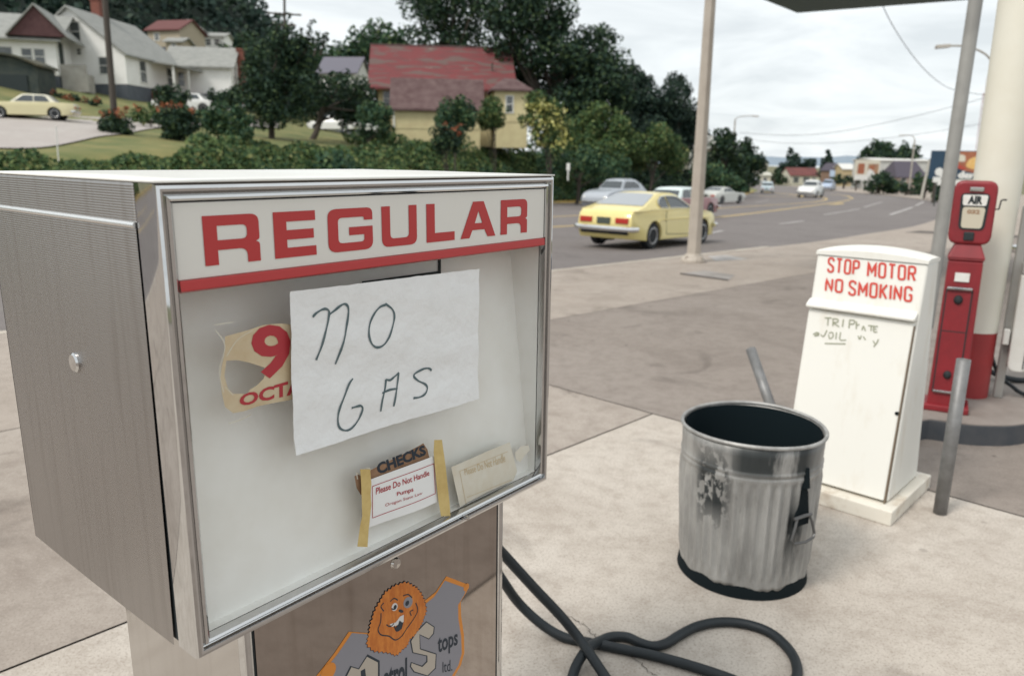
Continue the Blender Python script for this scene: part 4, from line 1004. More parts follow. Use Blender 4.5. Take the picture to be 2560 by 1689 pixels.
m = MB(); m.box((-.085, -.01, .42), (.035, .04, .10)); m.build('bracket', HW, hbx, bevel=.006)
hs = thing('air_hose', 'thin black air hose drooping beside the hose box at the right edge', 'hose', tuple(hb0))
def hl(u, v, y): return tuple(YD(u, v, y) - hb0)
P = catmull([hl(2478, 870, 5.0), hl(2482, 900, 4.95), hl(2500, 940, 4.95), hl(2530, 965, 4.9), hl(2560, 985, 4.85), hl(2640, 1010, 4.8), hl(2760, 1010, 4.9)], 6)
m = MB(); m.tube(P, .013, 8); m.build('hose', RUBBER, hs, smooth=True)
hs2 = thing('air_hose', 'thicker black hose lying across the island at the right edge', 'hose', tuple(hb0))
P = catmull([hl(2462, 920, 5.3), hl(2480, 930, 5.25), hl(2520, 945, 5.2), hl(2570, 950, 5.2), hl(2700, 940, 5.3)], 6)
m = MB(); m.tube(P, .02, 8); m.build('hose', RUBBER, hs2, smooth=True)

# ---------------------------------------------------------------- street lamp post by the kerb
LAMPC = mat('lamp_post_paint', (.46, .41, .35), .55, col2=(.38, .33, .28), scale=4, amt=.7)
d = ray(1733, 655); yl = 14.2
lp = np.array([d[0] / d[1] * yl, yl, zt(yl)])
# find the distance where the ray meets the sidewalk
for yy in np.arange(8, 25, .02):
    if EYE + d[2] / d[1] * yy <= zt(yy): lp = np.array([d[0] / d[1] * yy, yy, zt(yy)]); break
lamp = thing('lamp_post', 'tall tapering beige lamp post on the kerb by the yellow car', 'lamp post', tuple(lp))
m = MB(); m.lathe([(.128, .0), (.124, .3), (.085, 6.2), (.06, 9.0)], 8, caps=True); m.build('shaft', LAMPC, lamp, smooth=True, ang=.3)
m = MB(); m.lathe([(.23, 0), (.23, .05), (.2, .09), (.15, .12), (.128, .16)], 16, caps=True); m.build('base_flange', LAMPC, lamp, bevel=.01)
for a in range(4):
    m = MB(); m.lathe([(.03, .05), (.03, .12), (.0, .13)], 6, (.19 * math.cos(a * 1.571 + .6), .19 * math.sin(a * 1.571 + .6), 0)); m.build('anchor_bolt', LAMPC, lamp)
m = MB(); m.tube([(0, 0, 8.9), (-.6, .5, 9.3), (-2.0, 1.7, 9.5)], .04, 8); m.build('arm', LAMPC, lamp, smooth=True)
m = MB(); m.box((-2.3, 1.95, 9.48), (.7, .3, .14), Matrix.Rotation(-.7, 3, 'Z')); m.build('lamp_head', LAMPC, lamp, bevel=.04)

# ---------------------------------------------------------------- pump hoses on the slab
def H8(x, y, z): p = G(1200 + x / 2.764, 1250 + y / 2.764, z); return (p[0], p[1], p[2])
R_ = .0168
hoseA = thing('fuel_hose', 'black fuel hose dropping straight from the pump and running out at the bottom', 'fuel hose', tuple(PO[0:2]) + (0,))
def rel(pts): return [(p[0] - PO[0], p[1] - PO[1], p[2]) for p in pts]
pa = PO + PA * .70 + PB * .20
pk = PO + PA * .50 + PB * .47
ptsA = [(pk[0], pk[1], .78), H8(-60, 130, .60), H8(60, 262, .49), H8(165, 375, .40), H8(380, 610, .26), H8(560, 800, .15), H8(690, 960, .075), H8(800, 1120, .045), H8(880, 1240, .030), H8(990, 1400, R_), H8(1100, 1600, R_)]
m = MB(); m.tube(rel(catmull(ptsA, 8)), R_, 14); m.build('hose', RUBBER, hoseA, smooth=True)
hoseB = thing('fuel_hose', 'black fuel hose sagging from the pump into the loop on the slab', 'fuel hose', tuple(PO[0:2]) + (0,))
pb_ = PO + PA * .69 + PB * .26
pk2 = PO + PA * .44 + PB * .47
ptsB = [(pk2[0], pk2[1], .60), H8(-40, 250, .42), H8(80, 430, .30), H8(165, 565, .22), H8(270, 710, .12), H8(420, 850, .05), H8(570, 940, R_ + .002), H8(720, 975, R_), H8(900, 1010, R_), H8(1150, 1060, R_), H8(1350, 1110, R_), H8(1550, 1170, R_), H8(1750, 1240, R_), H8(1960, 1330, R_), H8(2090, 1330, R_), H8(2185, 1230, R_), H8(2180, 1110, R_), H8(2110, 1000, R_), H8(1990, 905, R_), H8(1820, 850, R_), H8(1650, 840, R_), H8(1500, 870, R_), H8(1380, 930, R_), H8(1290, 985, R_), H8(1200, 1007, R_), H8(1110, 985, R_), H8(1020, 945, R_), H8(920, 940, R_), H8(840, 965, R_ + .004), H8(760, 1010, R_ + .028), H8(700, 1080, R_ + .02), H8(650, 1180, R_), H8(630, 1300, R_), H8(660, 1500, R_)]
m = MB(); m.tube(rel(catmull(ptsB, 8)), R_, 14); m.build('hose', RUBBER, hoseB, smooth=True)
# ---------------------------------------------------------------- cars
TYRE = mat('tyre', (.016, .019, .022), .8); RIMM = mat('wheel_rim', (.42, .42, .42), .3, metal=.9)
GLASSC = mat('car_glass', (.045, .055, .06), .06, spec=.9)
GLASSL = mat('car_glass_pale', (.30, .32, .34), .10, spec=.9)
CARCHR = mat('car_chrome', (.78, .78, .78), .12, metal=1)
TAIL = mat('tail_lamp', (.42, .03, .02), .25); HEADL = mat('head_lamp', (.75, .75, .72), .1)
UNDER = mat('car_underside', (.012, .015, .018), .8)
def paint(name, col, col2=None):
    m = mat(name, col, .28, col2=col2 or tuple(c * .9 for c in col), scale=1.5, amt=.5); m.node_tree.nodes['Principled BSDF'].inputs['Coat Weight'].default_value = .5
    return m
# side profiles: x from tail (0) to nose, z heights
CARS = {
 'coupe': dict(L=4.26, W=1.64, wb=(.93, 3.48), r=.305, clear=.20,
    deck=[(.02, .42), (.02, .60), (.05, .80), (.14, .875), (.35, .90), (.75, .93), (1.25, .945), (2.0, .93), (2.95, .90), (3.4, .875), (4.0, .815), (4.20, .74), (4.26, .60), (4.24, .40)],
    cabin=[(.16, .875), (.60, .975), (1.36, 1.245), (1.66, 1.285), (2.15, 1.275), (2.38, 1.235), (2.98, .895)], win=[(1.30, .95), (1.22, 1.03), (1.28, 1.12), (1.48, 1.205), (1.75, 1.225), (2.12, 1.215), (2.30, 1.185), (2.78, .94)], split=1.72, belt=.77, roof=.52, hip=.05),
 'sedan': dict(L=4.9, W=1.86, wb=(1.08, 3.95), r=.335, clear=.22,
    deck=[(.03, .40), (.0, .62), (.03, .86), (.10, .93), (.6, .965), (1.15, .985), (2.0, .97), (3.3, .955), (3.7, .945), (4.5, .915), (4.84, .87), (4.90, .72), (4.86, .40)],
    cabin=[(.95, .96), (1.42, 1.36), (1.62, 1.415), (2.6, 1.43), (2.78, 1.40), (3.38, .955)], win=[(1.30, 1.0), (1.52, 1.31), (1.70, 1.345), (2.56, 1.355), (2.70, 1.335), (3.16, 1.0)], split=2.15, belt=.80, roof=.60, hip=.0),
 'fastback': dict(L=4.8, W=1.85, wb=(.95, 3.75), r=.33, clear=.2,
    deck=[(.02, .45), (.02, .62), (.05, .80), (.14, .87), (.8, .92), (1.4, .95), (2.2, .935), (3.1, .92), (3.5, .90), (4.4, .83), (4.74, .74), (4.80, .60), (4.76, .42)],
    cabin=[(.30, .87), (.9, 1.06), (1.5, 1.27), (1.85, 1.31), (2.35, 1.30), (2.55, 1.26), (3.15, .915)], win=[(1.45, .98), (1.62, 1.18), (1.9, 1.245), (2.32, 1.24), (2.5, 1.2), (2.95, .96)], split=1.95, belt=.80, roof=.56, hip=.04),
 'vintage': dict(L=4.5, W=1.72, wb=(.95, 3.6), r=.34, clear=.24,
    deck=[(.02, .40), (.02, .55), (.15, .85), (.5, 1.0), (1.0, 1.06), (2.0, 1.05), (2.9, 1.05), (3.4, 1.04), (3.9, .98), (4.3, .88), (4.48, .70), (4.50, .5), (4.44, .38)],
    cabin=[(.45, 1.0), (.75, 1.28), (1.2, 1.50), (1.7, 1.57), (2.3, 1.54), (2.52, 1.48), (2.95, 1.05)], win=[(1.0, 1.10), (1.15, 1.32), (1.45, 1.42), (2.26, 1.44), (2.42, 1.38), (2.72, 1.10)], split=1.8, belt=.72, roof=.50, hip=.0),
 'van': dict(L=4.6, W=1.85, wb=(.95, 3.7), r=.33, clear=.24,
    deck=[(.02, .42), (.0, .62), (.02, 1.0), (.06, 1.06), (1.5, 1.08), (3.0, 1.06), (3.3, 1.03), (4.3, .96), (4.56, .86), (4.6, .7), (4.56, .42)],
    cabin=[(.08, 1.05), (.3, 1.56), (.5, 1.62), (2.5, 1.62), (2.75, 1.58), (3.3, 1.05)], win=[(.5, 1.12), (.58, 1.5), (2.5, 1.52), (2.66, 1.48), (3.05, 1.12)], split=1.7, belt=.82, roof=.68, hip=.0),
}
def build_car(name, label, kind, loc_, heading, body, roofm=None, glass=None, group=None, scale=1.0, plate=True, pitch=0.0):
    c = CARS[kind]; L, Wd, r = c['L'], c['W'], c['r']; roofm = roofm or body; glass = glass or GLASSC
    root = thing(name, label, 'car', loc_, heading, group); root.scale = (scale,) * 3
    root.rotation_euler = (0, pitch, heading)
    def T_(x): return x - L / 2
    # outline with wheel arches
    ar = r + .055; z0 = c['clear']; bot = []
    for xw in sorted(c['wb'], reverse=True):
        a0 = math.asin(max(-1, min(1, (z0 - r) / ar)))
        bot += [(xw + ar * math.cos(a), r + ar * math.sin(a)) for a in np.linspace(a0, math.pi - a0, 13)]
    outline = c['deck'] + [(L - .12, z0)] + bot + [(.15, z0 + .04)]
    ctr = (L / 2, .55)
    rings = []
    ys = [(-1, .045), (-.985, .018), (-.93, .0), (-.6, -.004), (0, -.012), (.6, -.004), (.93, .0), (.985, .018), (1, .045)]
    vs = []
    n = len(outline)
    for f, ins in ys:
        for (x, z) in outline:
            top = max(0, (z - .62) / .3); bulge = .05 * (z > .62) * top
            xs = ctr[0] + (x - ctr[0]) * (1 - ins / (L / 2)); zs_ = ctr[1] + (z - ctr[1]) * (1 - ins * 1.1)
            taper = 1 - .10 * max(0, abs(x - L / 2) / (L / 2) - .72) / .28
            y = f * (Wd / 2 - bulge * (abs(f) > .9)) * taper
            vs.append((T_(xs), y, zs_))
    fs = [(i * n + k, i * n + (k + 1) % n, (i + 1) * n + (k + 1) % n, (i + 1) * n + k) for i in range(len(ys) - 1) for k in range(n)]
    fs += [tuple(range(n)), tuple(range((len(ys) - 1) * n, len(ys) * n))[::-1]]
    m = MB(); m.add(vs, fs); m.build('body', body, root, smooth=True, ang=.75)
    m = MB(); m.box((0, 0, z0 + .16), (L - .5, Wd - .22, .26)); m.build('underbody', UNDER, root)
    # cabin
    cb = c['cabin']; zb = cb[0][1]; zt_ = max(p[1] for p in cb)
    def hw(z): t = (z - zb) / (zt_ - zb); return (c['belt'] * (1 - t) + c['roof'] * t) + .03 * math.sin(math.pi * max(0, min(1, t)))
    def cz(z, f): return z + .022 * (1 - f * f) * max(0, (z - zb) / (zt_ - zb))
    vs = []; n = len(cb); fl = [-1, -.96, -.6, 0, .6, .96, 1]
    for f in fl:
        k = 1 if abs(f) < .99 else .0
        vs += [(T_(x), f * hw(z), cz(z, f) - (0 if k else .018 * ((z - zb) / (zt_ - zb)))) for x, z in cb]
    fs = [(i * n + k, i * n + k + 1, (i + 1) * n + k + 1, (i + 1) * n + k) for i in range(len(fl) - 1) for k in range(n - 1)]
    fs += [tuple(range(n)), tuple(range((len(fl) - 1) * n, len(fl) * n))[::-1]]
    m = MB(); m.add(vs, fs); m.build('cabin', roofm, root, smooth=True, ang=.6)
    def hwo(z): return hw(z) + .006
    w = c['win']
    for sg in (-1, 1):
        A = [p for p in w if p[0] <= c['split'] - .03]; B = [p for p in w if p[0] >= c['split'] + .03]
        zlo = w[0][1]; zhi = np.interp(c['split'], [p[0] for p in sorted(w)], [p[1] for p in sorted(w)])
        zhi = max(p[1] for p in w if abs(p[0] - c['split']) < 1.0) - .01
        A = A + [(c['split'] - .03, zhi), (c['split'] - .03, zlo)]; B = [(c['split'] + .03, zlo), (c['split'] + .03, zhi)] + B
        for q in (A, B):
            m = MB(); m.poly([(T_(x), sg * hwo(z), z) for x, z in round_poly(q, .035, 3)]); m.build('side_window', glass, root)
    def pane(i0, i1, nm, ins=.07):
        (xa, za), (xb, zb_) = cb[i0], cb[i1]
        d = np.array([xb - xa, zb_ - za]); nn = np.array([-d[1], d[0]]) / np.linalg.norm(d)
        if nn[1] < 0: nn = -nn
        pts = []
        for v in (ins, .3, .5, .7, 1 - ins):
            for f in np.linspace(-.9, .9, 7):
                x = xa + d[0] * v + nn[0] * .010; z = za + d[1] * v; pts.append((T_(x), f * hw(z), cz(z, f) + nn[1] * .010))
        m = MB(); m.add(pts, [(j * 7 + i, j * 7 + i + 1, (j + 1) * 7 + i + 1, (j + 1) * 7 + i) for j in range(4) for i in range(6)]); m.build(nm, glass if nm != 'rear_window' else (GLASSL if kind == 'coupe' else glass), root, smooth=True)
    if kind in ('coupe', 'fastback'):
        pane(1, 2, 'rear_window', .02)
    else: pane(0, 1, 'rear_window', .14)
    pane(len(cb) - 2, len(cb) - 1, 'windshield', .1)
    # wheels
    for xw in c['wb']:
        for sg in (-1, 1):
            yw = sg * (Wd / 2 - .115)
            m = MB(); m.lathe([(r * .62, -.09), (r * .93, -.095), (r, -.07), (r, .07), (r * .93, .095), (r * .62, .09)], 26, (0, 0, 0), 'y', caps=True)
            wh = m.build('wheel', TYRE, root, smooth=True); wh.location = (T_(xw), yw, r)
            m = MB(); m.lathe([(0, sg * .085), (r * .2, sg * .09), (r * .3, sg * .075), (r * .5, sg * .078), (r * .6, sg * .100), (r * .66, sg * .096)], 20, (0, 0, 0), 'y', caps=False); m.build('rim', RIMM, wh, smooth=True)
            m = MB(); m.lathe([(0, sg * -.02), (ar - .01, sg * -.02)], 16, (0, 0, 0), 'y', caps=False)
    # bumpers
    for x, s in ((-.03, -1), (L + .03, 1)):
        pts = [(T_(x - s * .22), -Wd / 2 - .012, .47), (T_(x - s * .05), -Wd / 2 + .02, .47), (T_(x), -Wd / 2 + .22, .47), (T_(x + s * .035), 0, .47), (T_(x), Wd / 2 - .22, .47), (T_(x - s * .05), Wd / 2 - .02, .47), (T_(x - s * .22), Wd / 2 + .012, .47)]
        P = catmull(pts, 4); m = MB(); vs = []
        for i, p in enumerate(P):
            q = P[min(i + 1, len(P) - 1)] - P[max(i - 1, 0)]; nn = np.array([q[1], -q[0], 0]); nn /= np.linalg.norm(nn); nn *= -s * (1 if nn[0] * -s > 0 else 1)
            if nn[0] * s < 0: nn = -nn
            for a in np.linspace(0, 2 * math.pi, 9)[:-1]: vs.append(tuple(p + nn * .03 * math.cos(a) + np.array([0, 0, .055 * math.sin(a)])))
        k = len(P); m.add(vs, [(i * 8 + j, i * 8 + (j + 1) % 8, (i + 1) * 8 + (j + 1) % 8, (i + 1) * 8 + j) for i in range(k - 1) for j in range(8)] + [tuple(range(8)), tuple(range((k - 1) * 8, k * 8))])
        m.build('bumper', CARCHR, root, smooth=True)
    zl = .655 if kind == 'coupe' else .70
    for sg in (-1, 1):
        m = MB(); m.box((T_(.015), sg * (Wd / 2 - .33), zl), (.05, .34, .125)); m.build('tail_light', TAIL, root, bevel=.012)
        m = MB(); m.lathe([(0, .02), (.06, .015), (.075, 0), (.075, -.05)], 16, (T_(L - .02), sg * (Wd / 2 - .25), .68), 'x', caps=False); m.build('headlight', HEADL, root, smooth=True)
    if plate:
        m = MB(); m.box((T_(.005), 0, zl - .01), (.03, .36, .15)); m.build('number_plate', mat('plate_dark', (.06, .075, .06), .5) if 'plate_dark' not in bpy.data.materials else bpy.data.materials['plate_dark'], root, bevel=.006)
    return root
def road_hit(u, v, dz=-.10):
    d = ray(u, v)
    for y in np.arange(6, 320, .05):
        if EYE + d[2] / d[1] * y <= zt(y) + dz: return np.array([d[0] / d[1] * y, y, zt(y) + dz])
PT_ = math.atan(.03)
YEL = paint('paint_yellow', (.76, .64, .26), (.70, .58, .21))
# yellow coupe: rear right tyre meets the road at the photo's spot, body runs along the street
rw = road_hit(1622, 622)
hd_ = math.radians(90 - 40)                     # heading from the x axis
c_ = CARS['coupe']; off = Vector((c_['wb'][0] - c_['L'] / 2, -(c_['W'] / 2 - .115), 0)); off = Matrix.Rotation(hd_, 3, 'Z') @ off
cp = (rw[0] - off.x, rw[1] - off.y, rw[2] - .03)
capri = build_car('yellow_coupe', 'yellow fastback coupe driving away behind the beige lamp post', 'coupe', cp, hd_, YEL, pitch=PT_ * .9)
for sg in (-1, 1):                              # crease along the flank
    m = MB(); m.tube(catmull([(-1.05, sg * .822, .60), (-.9, sg * .825, .665), (-.2, sg * .824, .685), (1.2, sg * .822, .69), (1.7, sg * .81, .68)], 5), .012, 6); m.build('flank_crease', YEL, capri, smooth=True)
for sg in (-1, 1):
    for st in ([(-.60, .88), (-.66, .66), (-.62, .34)], [(.62, .86), (.66, .62), (.60, .30)], [(-.62, .33), (.60, .29)]):
        m = MB(); m.tube([(x, sg * (.819 - .045 * max(0, (z - .62) / .3)), z) for x, z in st], .0075, 5); m.build('door_seam', UNDER, capri)
    w_ = CARS['coupe']['win']; m = MB(); m.tube([(x - 2.13, sg * (.785 - .20 * max(0, (z - .90) / .385)), z) for x, z in round_poly(w_, .03, 3)], .010, 5, closed=True); m.build('window_trim', CARCHR, capri, smooth=True)
    m = MB(); m.box((.78, sg * .86, .99), (.05, .14, .09)); m.build('mirror', CARCHR, capri, bevel=.02)
m = MB(); m.tube([(-2.03, -.62, .80), (-2.05, 0, .80), (-2.03, .62, .80)], .008, 5); m.build('boot_seam', UNDER, capri)
m = MB(); m.box((-2.06, 0, .40), (.10, 1.3, .12)); m.build('rear_valance', UNDER, capri, bevel=.02)
m = MB(); m.box((-1.6, .2, .20), (.5, .12, .10)); m.build('exhaust_box', UNDER, capri, bevel=.03)
def place(name, label, kind, u, v, ang, body, **kw):
    p = road_hit(u, v) if 'land' not in kw else TL(u, v, y0=14)
    kw.pop('land', None)
    return build_car(name, label, kind, tuple(p), math.radians(ang), body, **kw)
REDC = paint('paint_dull_red', (.22, .045, .045)); PALEROOF = paint('paint_pale_roof', (.66, .74, .72)); SILV = paint('paint_silver', (.52, .52, .48)); GREYC = paint('paint_blue_grey', (.40, .43, .47)); WHC = paint('paint_white', (.72, .72, .70)); BLUEC = paint('paint_light_blue', (.34, .42, .56)); CREAMC = paint('paint_cream', (.60, .54, .32)); TEALC = paint('paint_pale_blue', (.55, .66, .72)); DARKC = paint('paint_dark_blue', (.035, .05, .07))
place('red_car', 'red car with a pale roof half hidden behind the yellow coupe', 'sedan', 1694, 545, 50, REDC, roofm=PALEROOF, scale=.96)
place('silver_coupe', 'silver fastback seen to the right of the lamp post, near the far kerb', 'fastback', 1802, 509, 46, SILV)
place('vintage_car', 'rounded grey blue car coming towards us past the far kerb, left of the yellow coupe', 'vintage', 1540, 522, 232, GREYC, scale=1.12)
place('white_car', 'white car coming down the street between the yellow lines', 'vintage', 2026, 493, 238, WHC, scale=1.3)
place('pale_blue_car', 'small pale blue car far down the street, left of the white one', 'van', 1918, 482, 70, TEALC, scale=1.0)
place('blue_car', 'light blue car far down the street, right of the white one', 'vintage', 2069, 476, 240, BLUEC, scale=1.25)
place('parked_white_car', 'white car parked far off beside the dark bushes', 'sedan', 1886, 462, 30, WHC, scale=1.25)
place('parked_cream_car', 'cream car parked far off in front of the reddish shop', 'sedan', 2046, 463, 30, CREAMC, scale=1.25)
place('cream_sedan', 'cream sedan parked on the side street at the left edge', 'sedan', 84, 299, 197, CREAMC, scale=.86, roofm=paint('paint_pale_cream', (.68, .65, .52)), land=1)
place('white_sedan', 'white sedan parked on the lawn by the dark garden tree', 'sedan', 838, 330, 168, WHC, land=1)
place('parked_sedan', 'white sedan roof showing over the orange flowering bush', 'sedan', 472, 283, 185, WHC, land=1)
place('parked_sedan', 'cream white sedan parked just right of the orange flowering bush', 'sedan', 540, 280, 185, SILV, land=1)
build_car('dark_car', 'dark car with chrome bumper at the right edge behind the column', 'sedan', (9.3, 9.6, -.07), math.radians(118), DARKC)
# ---------------------------------------------------------------- plants
LEAFD = leafmat('leaf_dark', [(0, (.012, .030, .022)), (.45, (.022, .050, .030)), (.8, (.040, .075, .034)), (1, (.075, .11, .04))])
LEAFM = leafmat('leaf_mid', [(0, (.018, .052, .034)), (.5, (.040, .090, .045)), (.85, (.08, .135, .055)), (1, (.14, .18, .07))])
LEAFC = leafmat('leaf_conifer', [(0, (.010, .026, .022)), (.6, (.019, .042, .030)), (1, (.04, .066, .036))])
LEAFI = leafmat('leaf_ivy', [(0, (.026, .062, .028)), (.5, (.062, .115, .040)), (.85, (.12, .165, .05)), (1, (.22, .22, .085))])
LEAFY = leafmat('leaf_yellow', [(0, (.16, .17, .04)), (.35, (.42, .40, .12)), (.8, (.62, .59, .24)), (1, (.72, .68, .36))])
LEAFO = leafmat('leaf_orange_red', [(0, (.10, .05, .025)), (.4, (.34, .10, .05)), (.8, (.42, .15, .08)), (1, (.50, .25, .11))])
LEAFW = leafmat('petal_white', [(0, (.45, .47, .42)), (1, (.75, .75, .72))])
BARK = mat('bark', (.055, .045, .036), .9, col2=(.09, .075, .06), scale=8, amt=.8, bump=.4)
def leaf_mesh(name, blobs, size, dens, matl, parent=None, seed=1, sub=9, aspect=.62, flat=1.0, subr=(.30, .5)):
    """leaf faces through the volume of lumpy clumps; blobs: (centre xyz, radius)"""
    rs = np.random.RandomState(seed); cs = []; rad = []
    for c, r in blobs:
        c = np.array(c, float); n = max(4, int(sub))
        d = rs.normal(size=(n, 3)); d /= np.linalg.norm(d, axis=1)[:, None]
        rr_ = r * rs.uniform(*subr, n)
        cs.append(c + d * np.array([1, 1, flat]) * (r - rr_ * .75)[:, None]); rad.append(rr_)
        cs.append(c[None]); rad.append(np.array([r * .55]))
    cs = np.concatenate(cs); rad = np.concatenate(rad)
    cnt = np.maximum(6, (dens * 4 * math.pi * rad ** 2 / (size * size)).astype(int))
    idx = np.repeat(np.arange(len(cs)), cnt); n = len(idx)
    d = rs.normal(size=(n, 3)); d /= np.linalg.norm(d, axis=1)[:, None]
    P = cs[idx] + d * np.array([1, 1, flat]) * (rad[idx] * rs.uniform(.55, 1.12, n) ** .6)[:, None]
    nrm = d + rs.normal(size=(n, 3)) * .75; nrm /= np.linalg.norm(nrm, axis=1)[:, None]
    a = np.cross(nrm, rs.normal(size=(n, 3))); a /= np.linalg.norm(a, axis=1)[:, None]; b = np.cross(nrm, a)
    s = size * rs.uniform(.6, 1.35, n)[:, None]
    return leaf_quads(name, P, a, b, nrm, s, aspect, matl, parent)
def leaf_quads(name, P, a, b, nrm, s, aspect, matl, parent=None):
    n = len(P)
    V = np.empty((n, 4, 3)); bend = nrm * s * .12
    V[:, 0] = P - a * s * .5 - bend; V[:, 1] = P - b * s * .5 * aspect; V[:, 2] = P + a * s * .5 - bend; V[:, 3] = P + b * s * .5 * aspect
    me = bpy.data.meshes.new(name); me.vertices.add(n * 4); me.vertices.foreach_set('co', V.reshape(-1).astype(np.float32))
    me.loops.add(n * 4); me.loops.foreach_set('vertex_index', np.arange(n * 4, dtype=np.int32))
    me.polygons.add(n); me.polygons.foreach_set('loop_start', np.arange(0, n * 4, 4, dtype=np.int32)); me.polygons.foreach_set('loop_total', np.full(n, 4, np.int32))
    me.update(calc_edges=True); me.materials.append(matl)
    o = bpy.data.objects.new(name, me); COL.objects.link(o)
    if parent: o.parent = parent
    return o
def limb_tube(mb, p0, p1, r0_, r1_, seed=0):
    rs = random.Random(seed); p0, p1 = np.array(p0, float), np.array(p1, float); L = np.linalg.norm(p1 - p0)
    pts = [p0 + (p1 - p0) * t + np.array([rs.uniform(-1, 1), rs.uniform(-1, 1), 0]) * L * .035 * (0 < t < 1) for t in (0, .25, .5, .75, 1)]
    mb.tube(pts, [r0_ + (r1_ - r0_) * t for t in (0, .25, .5, .75, 1)], 8)
def tree(name, label, base, blobs, matl, trunk_r, size=.34, dens=.75, seed=1, group=None, sub=9, top=None, cat='tree', flat=1.0, extra=None):
    """base xyz, blobs in world coordinates"""
    base = np.array(base, float); t = thing(name, label, cat, tuple(base), 0, group)
    bl = [(np.array(c) - base, r * (1.18 if cat == 'bush' else 1.08 if name == 'garden_tree' else 1.26)) for c, r in blobs]; dens *= 1.6; sub = int(sub * 1.5)
    m = MB(); cm = np.mean([c for c, r in bl], axis=0); tp = np.array(top) - base if top is not None else np.array([cm[0] * .6, cm[1] * .6, cm[2]])
    limb_tube(m, (0, 0, -.4), tp, trunk_r, trunk_r * .45, seed)
    for i, (c, r) in enumerate(bl):
        s0 = tp * (.35 + .5 * ((i * 37) % 10) / 10); limb_tube(m, s0, c, trunk_r * .4, trunk_r * .12, seed + i)
    m.build('trunk', BARK, t, smooth=True)
    leaf_mesh('crown', bl, size, dens, matl, t, seed, sub, flat=flat)
    if extra:
        for nm, bl2, sz, dn, mt in extra: leaf_mesh(nm, [(np.array(c) - base, r) for c, r in bl2], sz, dn, mt, t, seed + 9, 5)
    return t
def pb(lst, y, jit=0, seed=0):                 # photo blobs (u, v, radius px) at distance y, with some spread in depth
    rs = random.Random(seed); o = []
    for u, v, r in lst:
        yy = y + rs.uniform(-jit, jit); p = YD(u, v, yy); o.append((p, r / FPX * yy))
    return o
def onland(u, v, y):
    d = ray(u, v); x = d[0] / d[1] * y; return np.array([x, y, land(x, y)])

# garden trees
tree('garden_tree', 'dense dark garden tree with bare twigs on top, left of the red roof', onland(678, 338, 50), pb([(655, 195, 48), (705, 165, 58), (752, 185, 48), (650, 255, 58), (725, 250, 66), (690, 118, 38), (757, 128, 36), (645, 215, 42), (685, 285, 32), (640, 135, 34)], 50, 2, 1), LEAFD, .22, .22, .75, 3)
tw = thing('bare_twigs', 'thin leafless shoots sticking up over the dark garden tree', 'twigs', tuple(YD(690, 120, 50)))
for i, (u0, u1, v1) in enumerate(((622, 600, 78), (640, 632, 70), (688, 690, 46), (700, 716, 62), (744, 752, 70), (760, 782, 48), (785, 800, 78), (800, 818, 80), (735, 742, 90))):
    b0_ = YD(690, 120, 50); p0 = YD(u0, 140, 50 + (i % 3) * .5) - b0_; p1 = YD(u1, v1, 50 + (i % 3) * .5) - b0_
    m = MB(); limb_tube(m, p0, p1, .06, .02, i); m.build('shoot', BARK, tw, smooth=True)
    leaf_mesh('shoot_leaves', [(p0 + (p1 - p0) * k, .32) for k in (.45, .65, .85)], .22, .22, LEAFD, tw, 40 + i, 4)
tree('garden_tree', 'lower dark tree beside the white lawn sedan', onland(772, 316, 55), pb([(830, 245, 42), (880, 262, 46), (795, 225, 36), (850, 205, 30), (905, 235, 36), (780, 270, 34), (860, 285, 30), (915, 280, 30)], 56, 1.5, 2), LEAFD, .25, .24, .75, 5)
tree('tall_tree', 'tall tree behind the red roof reaching out of the picture, sky showing through', onland(1110, 330, 84), pb([(1062, 25, 46), (1118, 0, 56), (1170, 40, 46), (1100, 82, 50), (1168, 96, 42), (1050, 92, 28), (1200, -10, 40), (1060, -40, 60), (1140, -70, 70), (1130, 120, 40)], 84, 3, 3), LEAFD, .5, .36, .42, 7)
tree('tall_tree', 'huge dark tree right of the red roof, tallest of the group', onland(1385, 380, 66), pb([(1290, 20, 62), (1365, 20, 56), (1340, 95, 72), (1262, 85, 44), (1415, 110, 52), (1480, 125, 46), (1518, 98, 28), (1300, 185, 62), (1395, 205, 76), (1490, 205, 62), (1345, 270, 54), (1435, 285, 66), (1520, 255, 52), (1255, 25, 40), (1310, -50, 70), (1390, -60, 50), (1345, -120, 70), (1450, 170, 50), (1545, 170, 34), (1550, 215, 44), (1250, 160, 40), (1270, 240, 46), (1460, 240, 56), (1400, 330, 50), (1480, 330, 50)], 66, 3, 4), LEAFD, .55, .31, .60, 9)
tree('pointed_tree', 'dark pointed tree just right of the huge tree', onland(1600, 400, 80), pb([(1587, 180, 14), (1590, 205, 24), (1588, 250, 36), (1612, 215, 22), (1615, 270, 42), (1590, 320, 44), (1625, 350, 46), (1560, 290, 36), (1570, 220, 26), (1640, 260, 36), (1650, 310, 44), (1560, 350, 46)], 80, 2, 5), LEAFC, .35, .30, .75, 11)
tree('pointed_tree', 'twin topped dark tree left against the beige lamp post', onland(1690, 400, 82), pb([(1682, 195, 12), (1684, 220, 22), (1704, 195, 10), (1706, 225, 20), (1690, 260, 36), (1715, 290, 32), (1660, 270, 26), (1690, 320, 46), (1660, 330, 36), (1725, 340, 36), (1690, 370, 40)], 82, 2, 6), LEAFC, .35, .30, .75, 13)
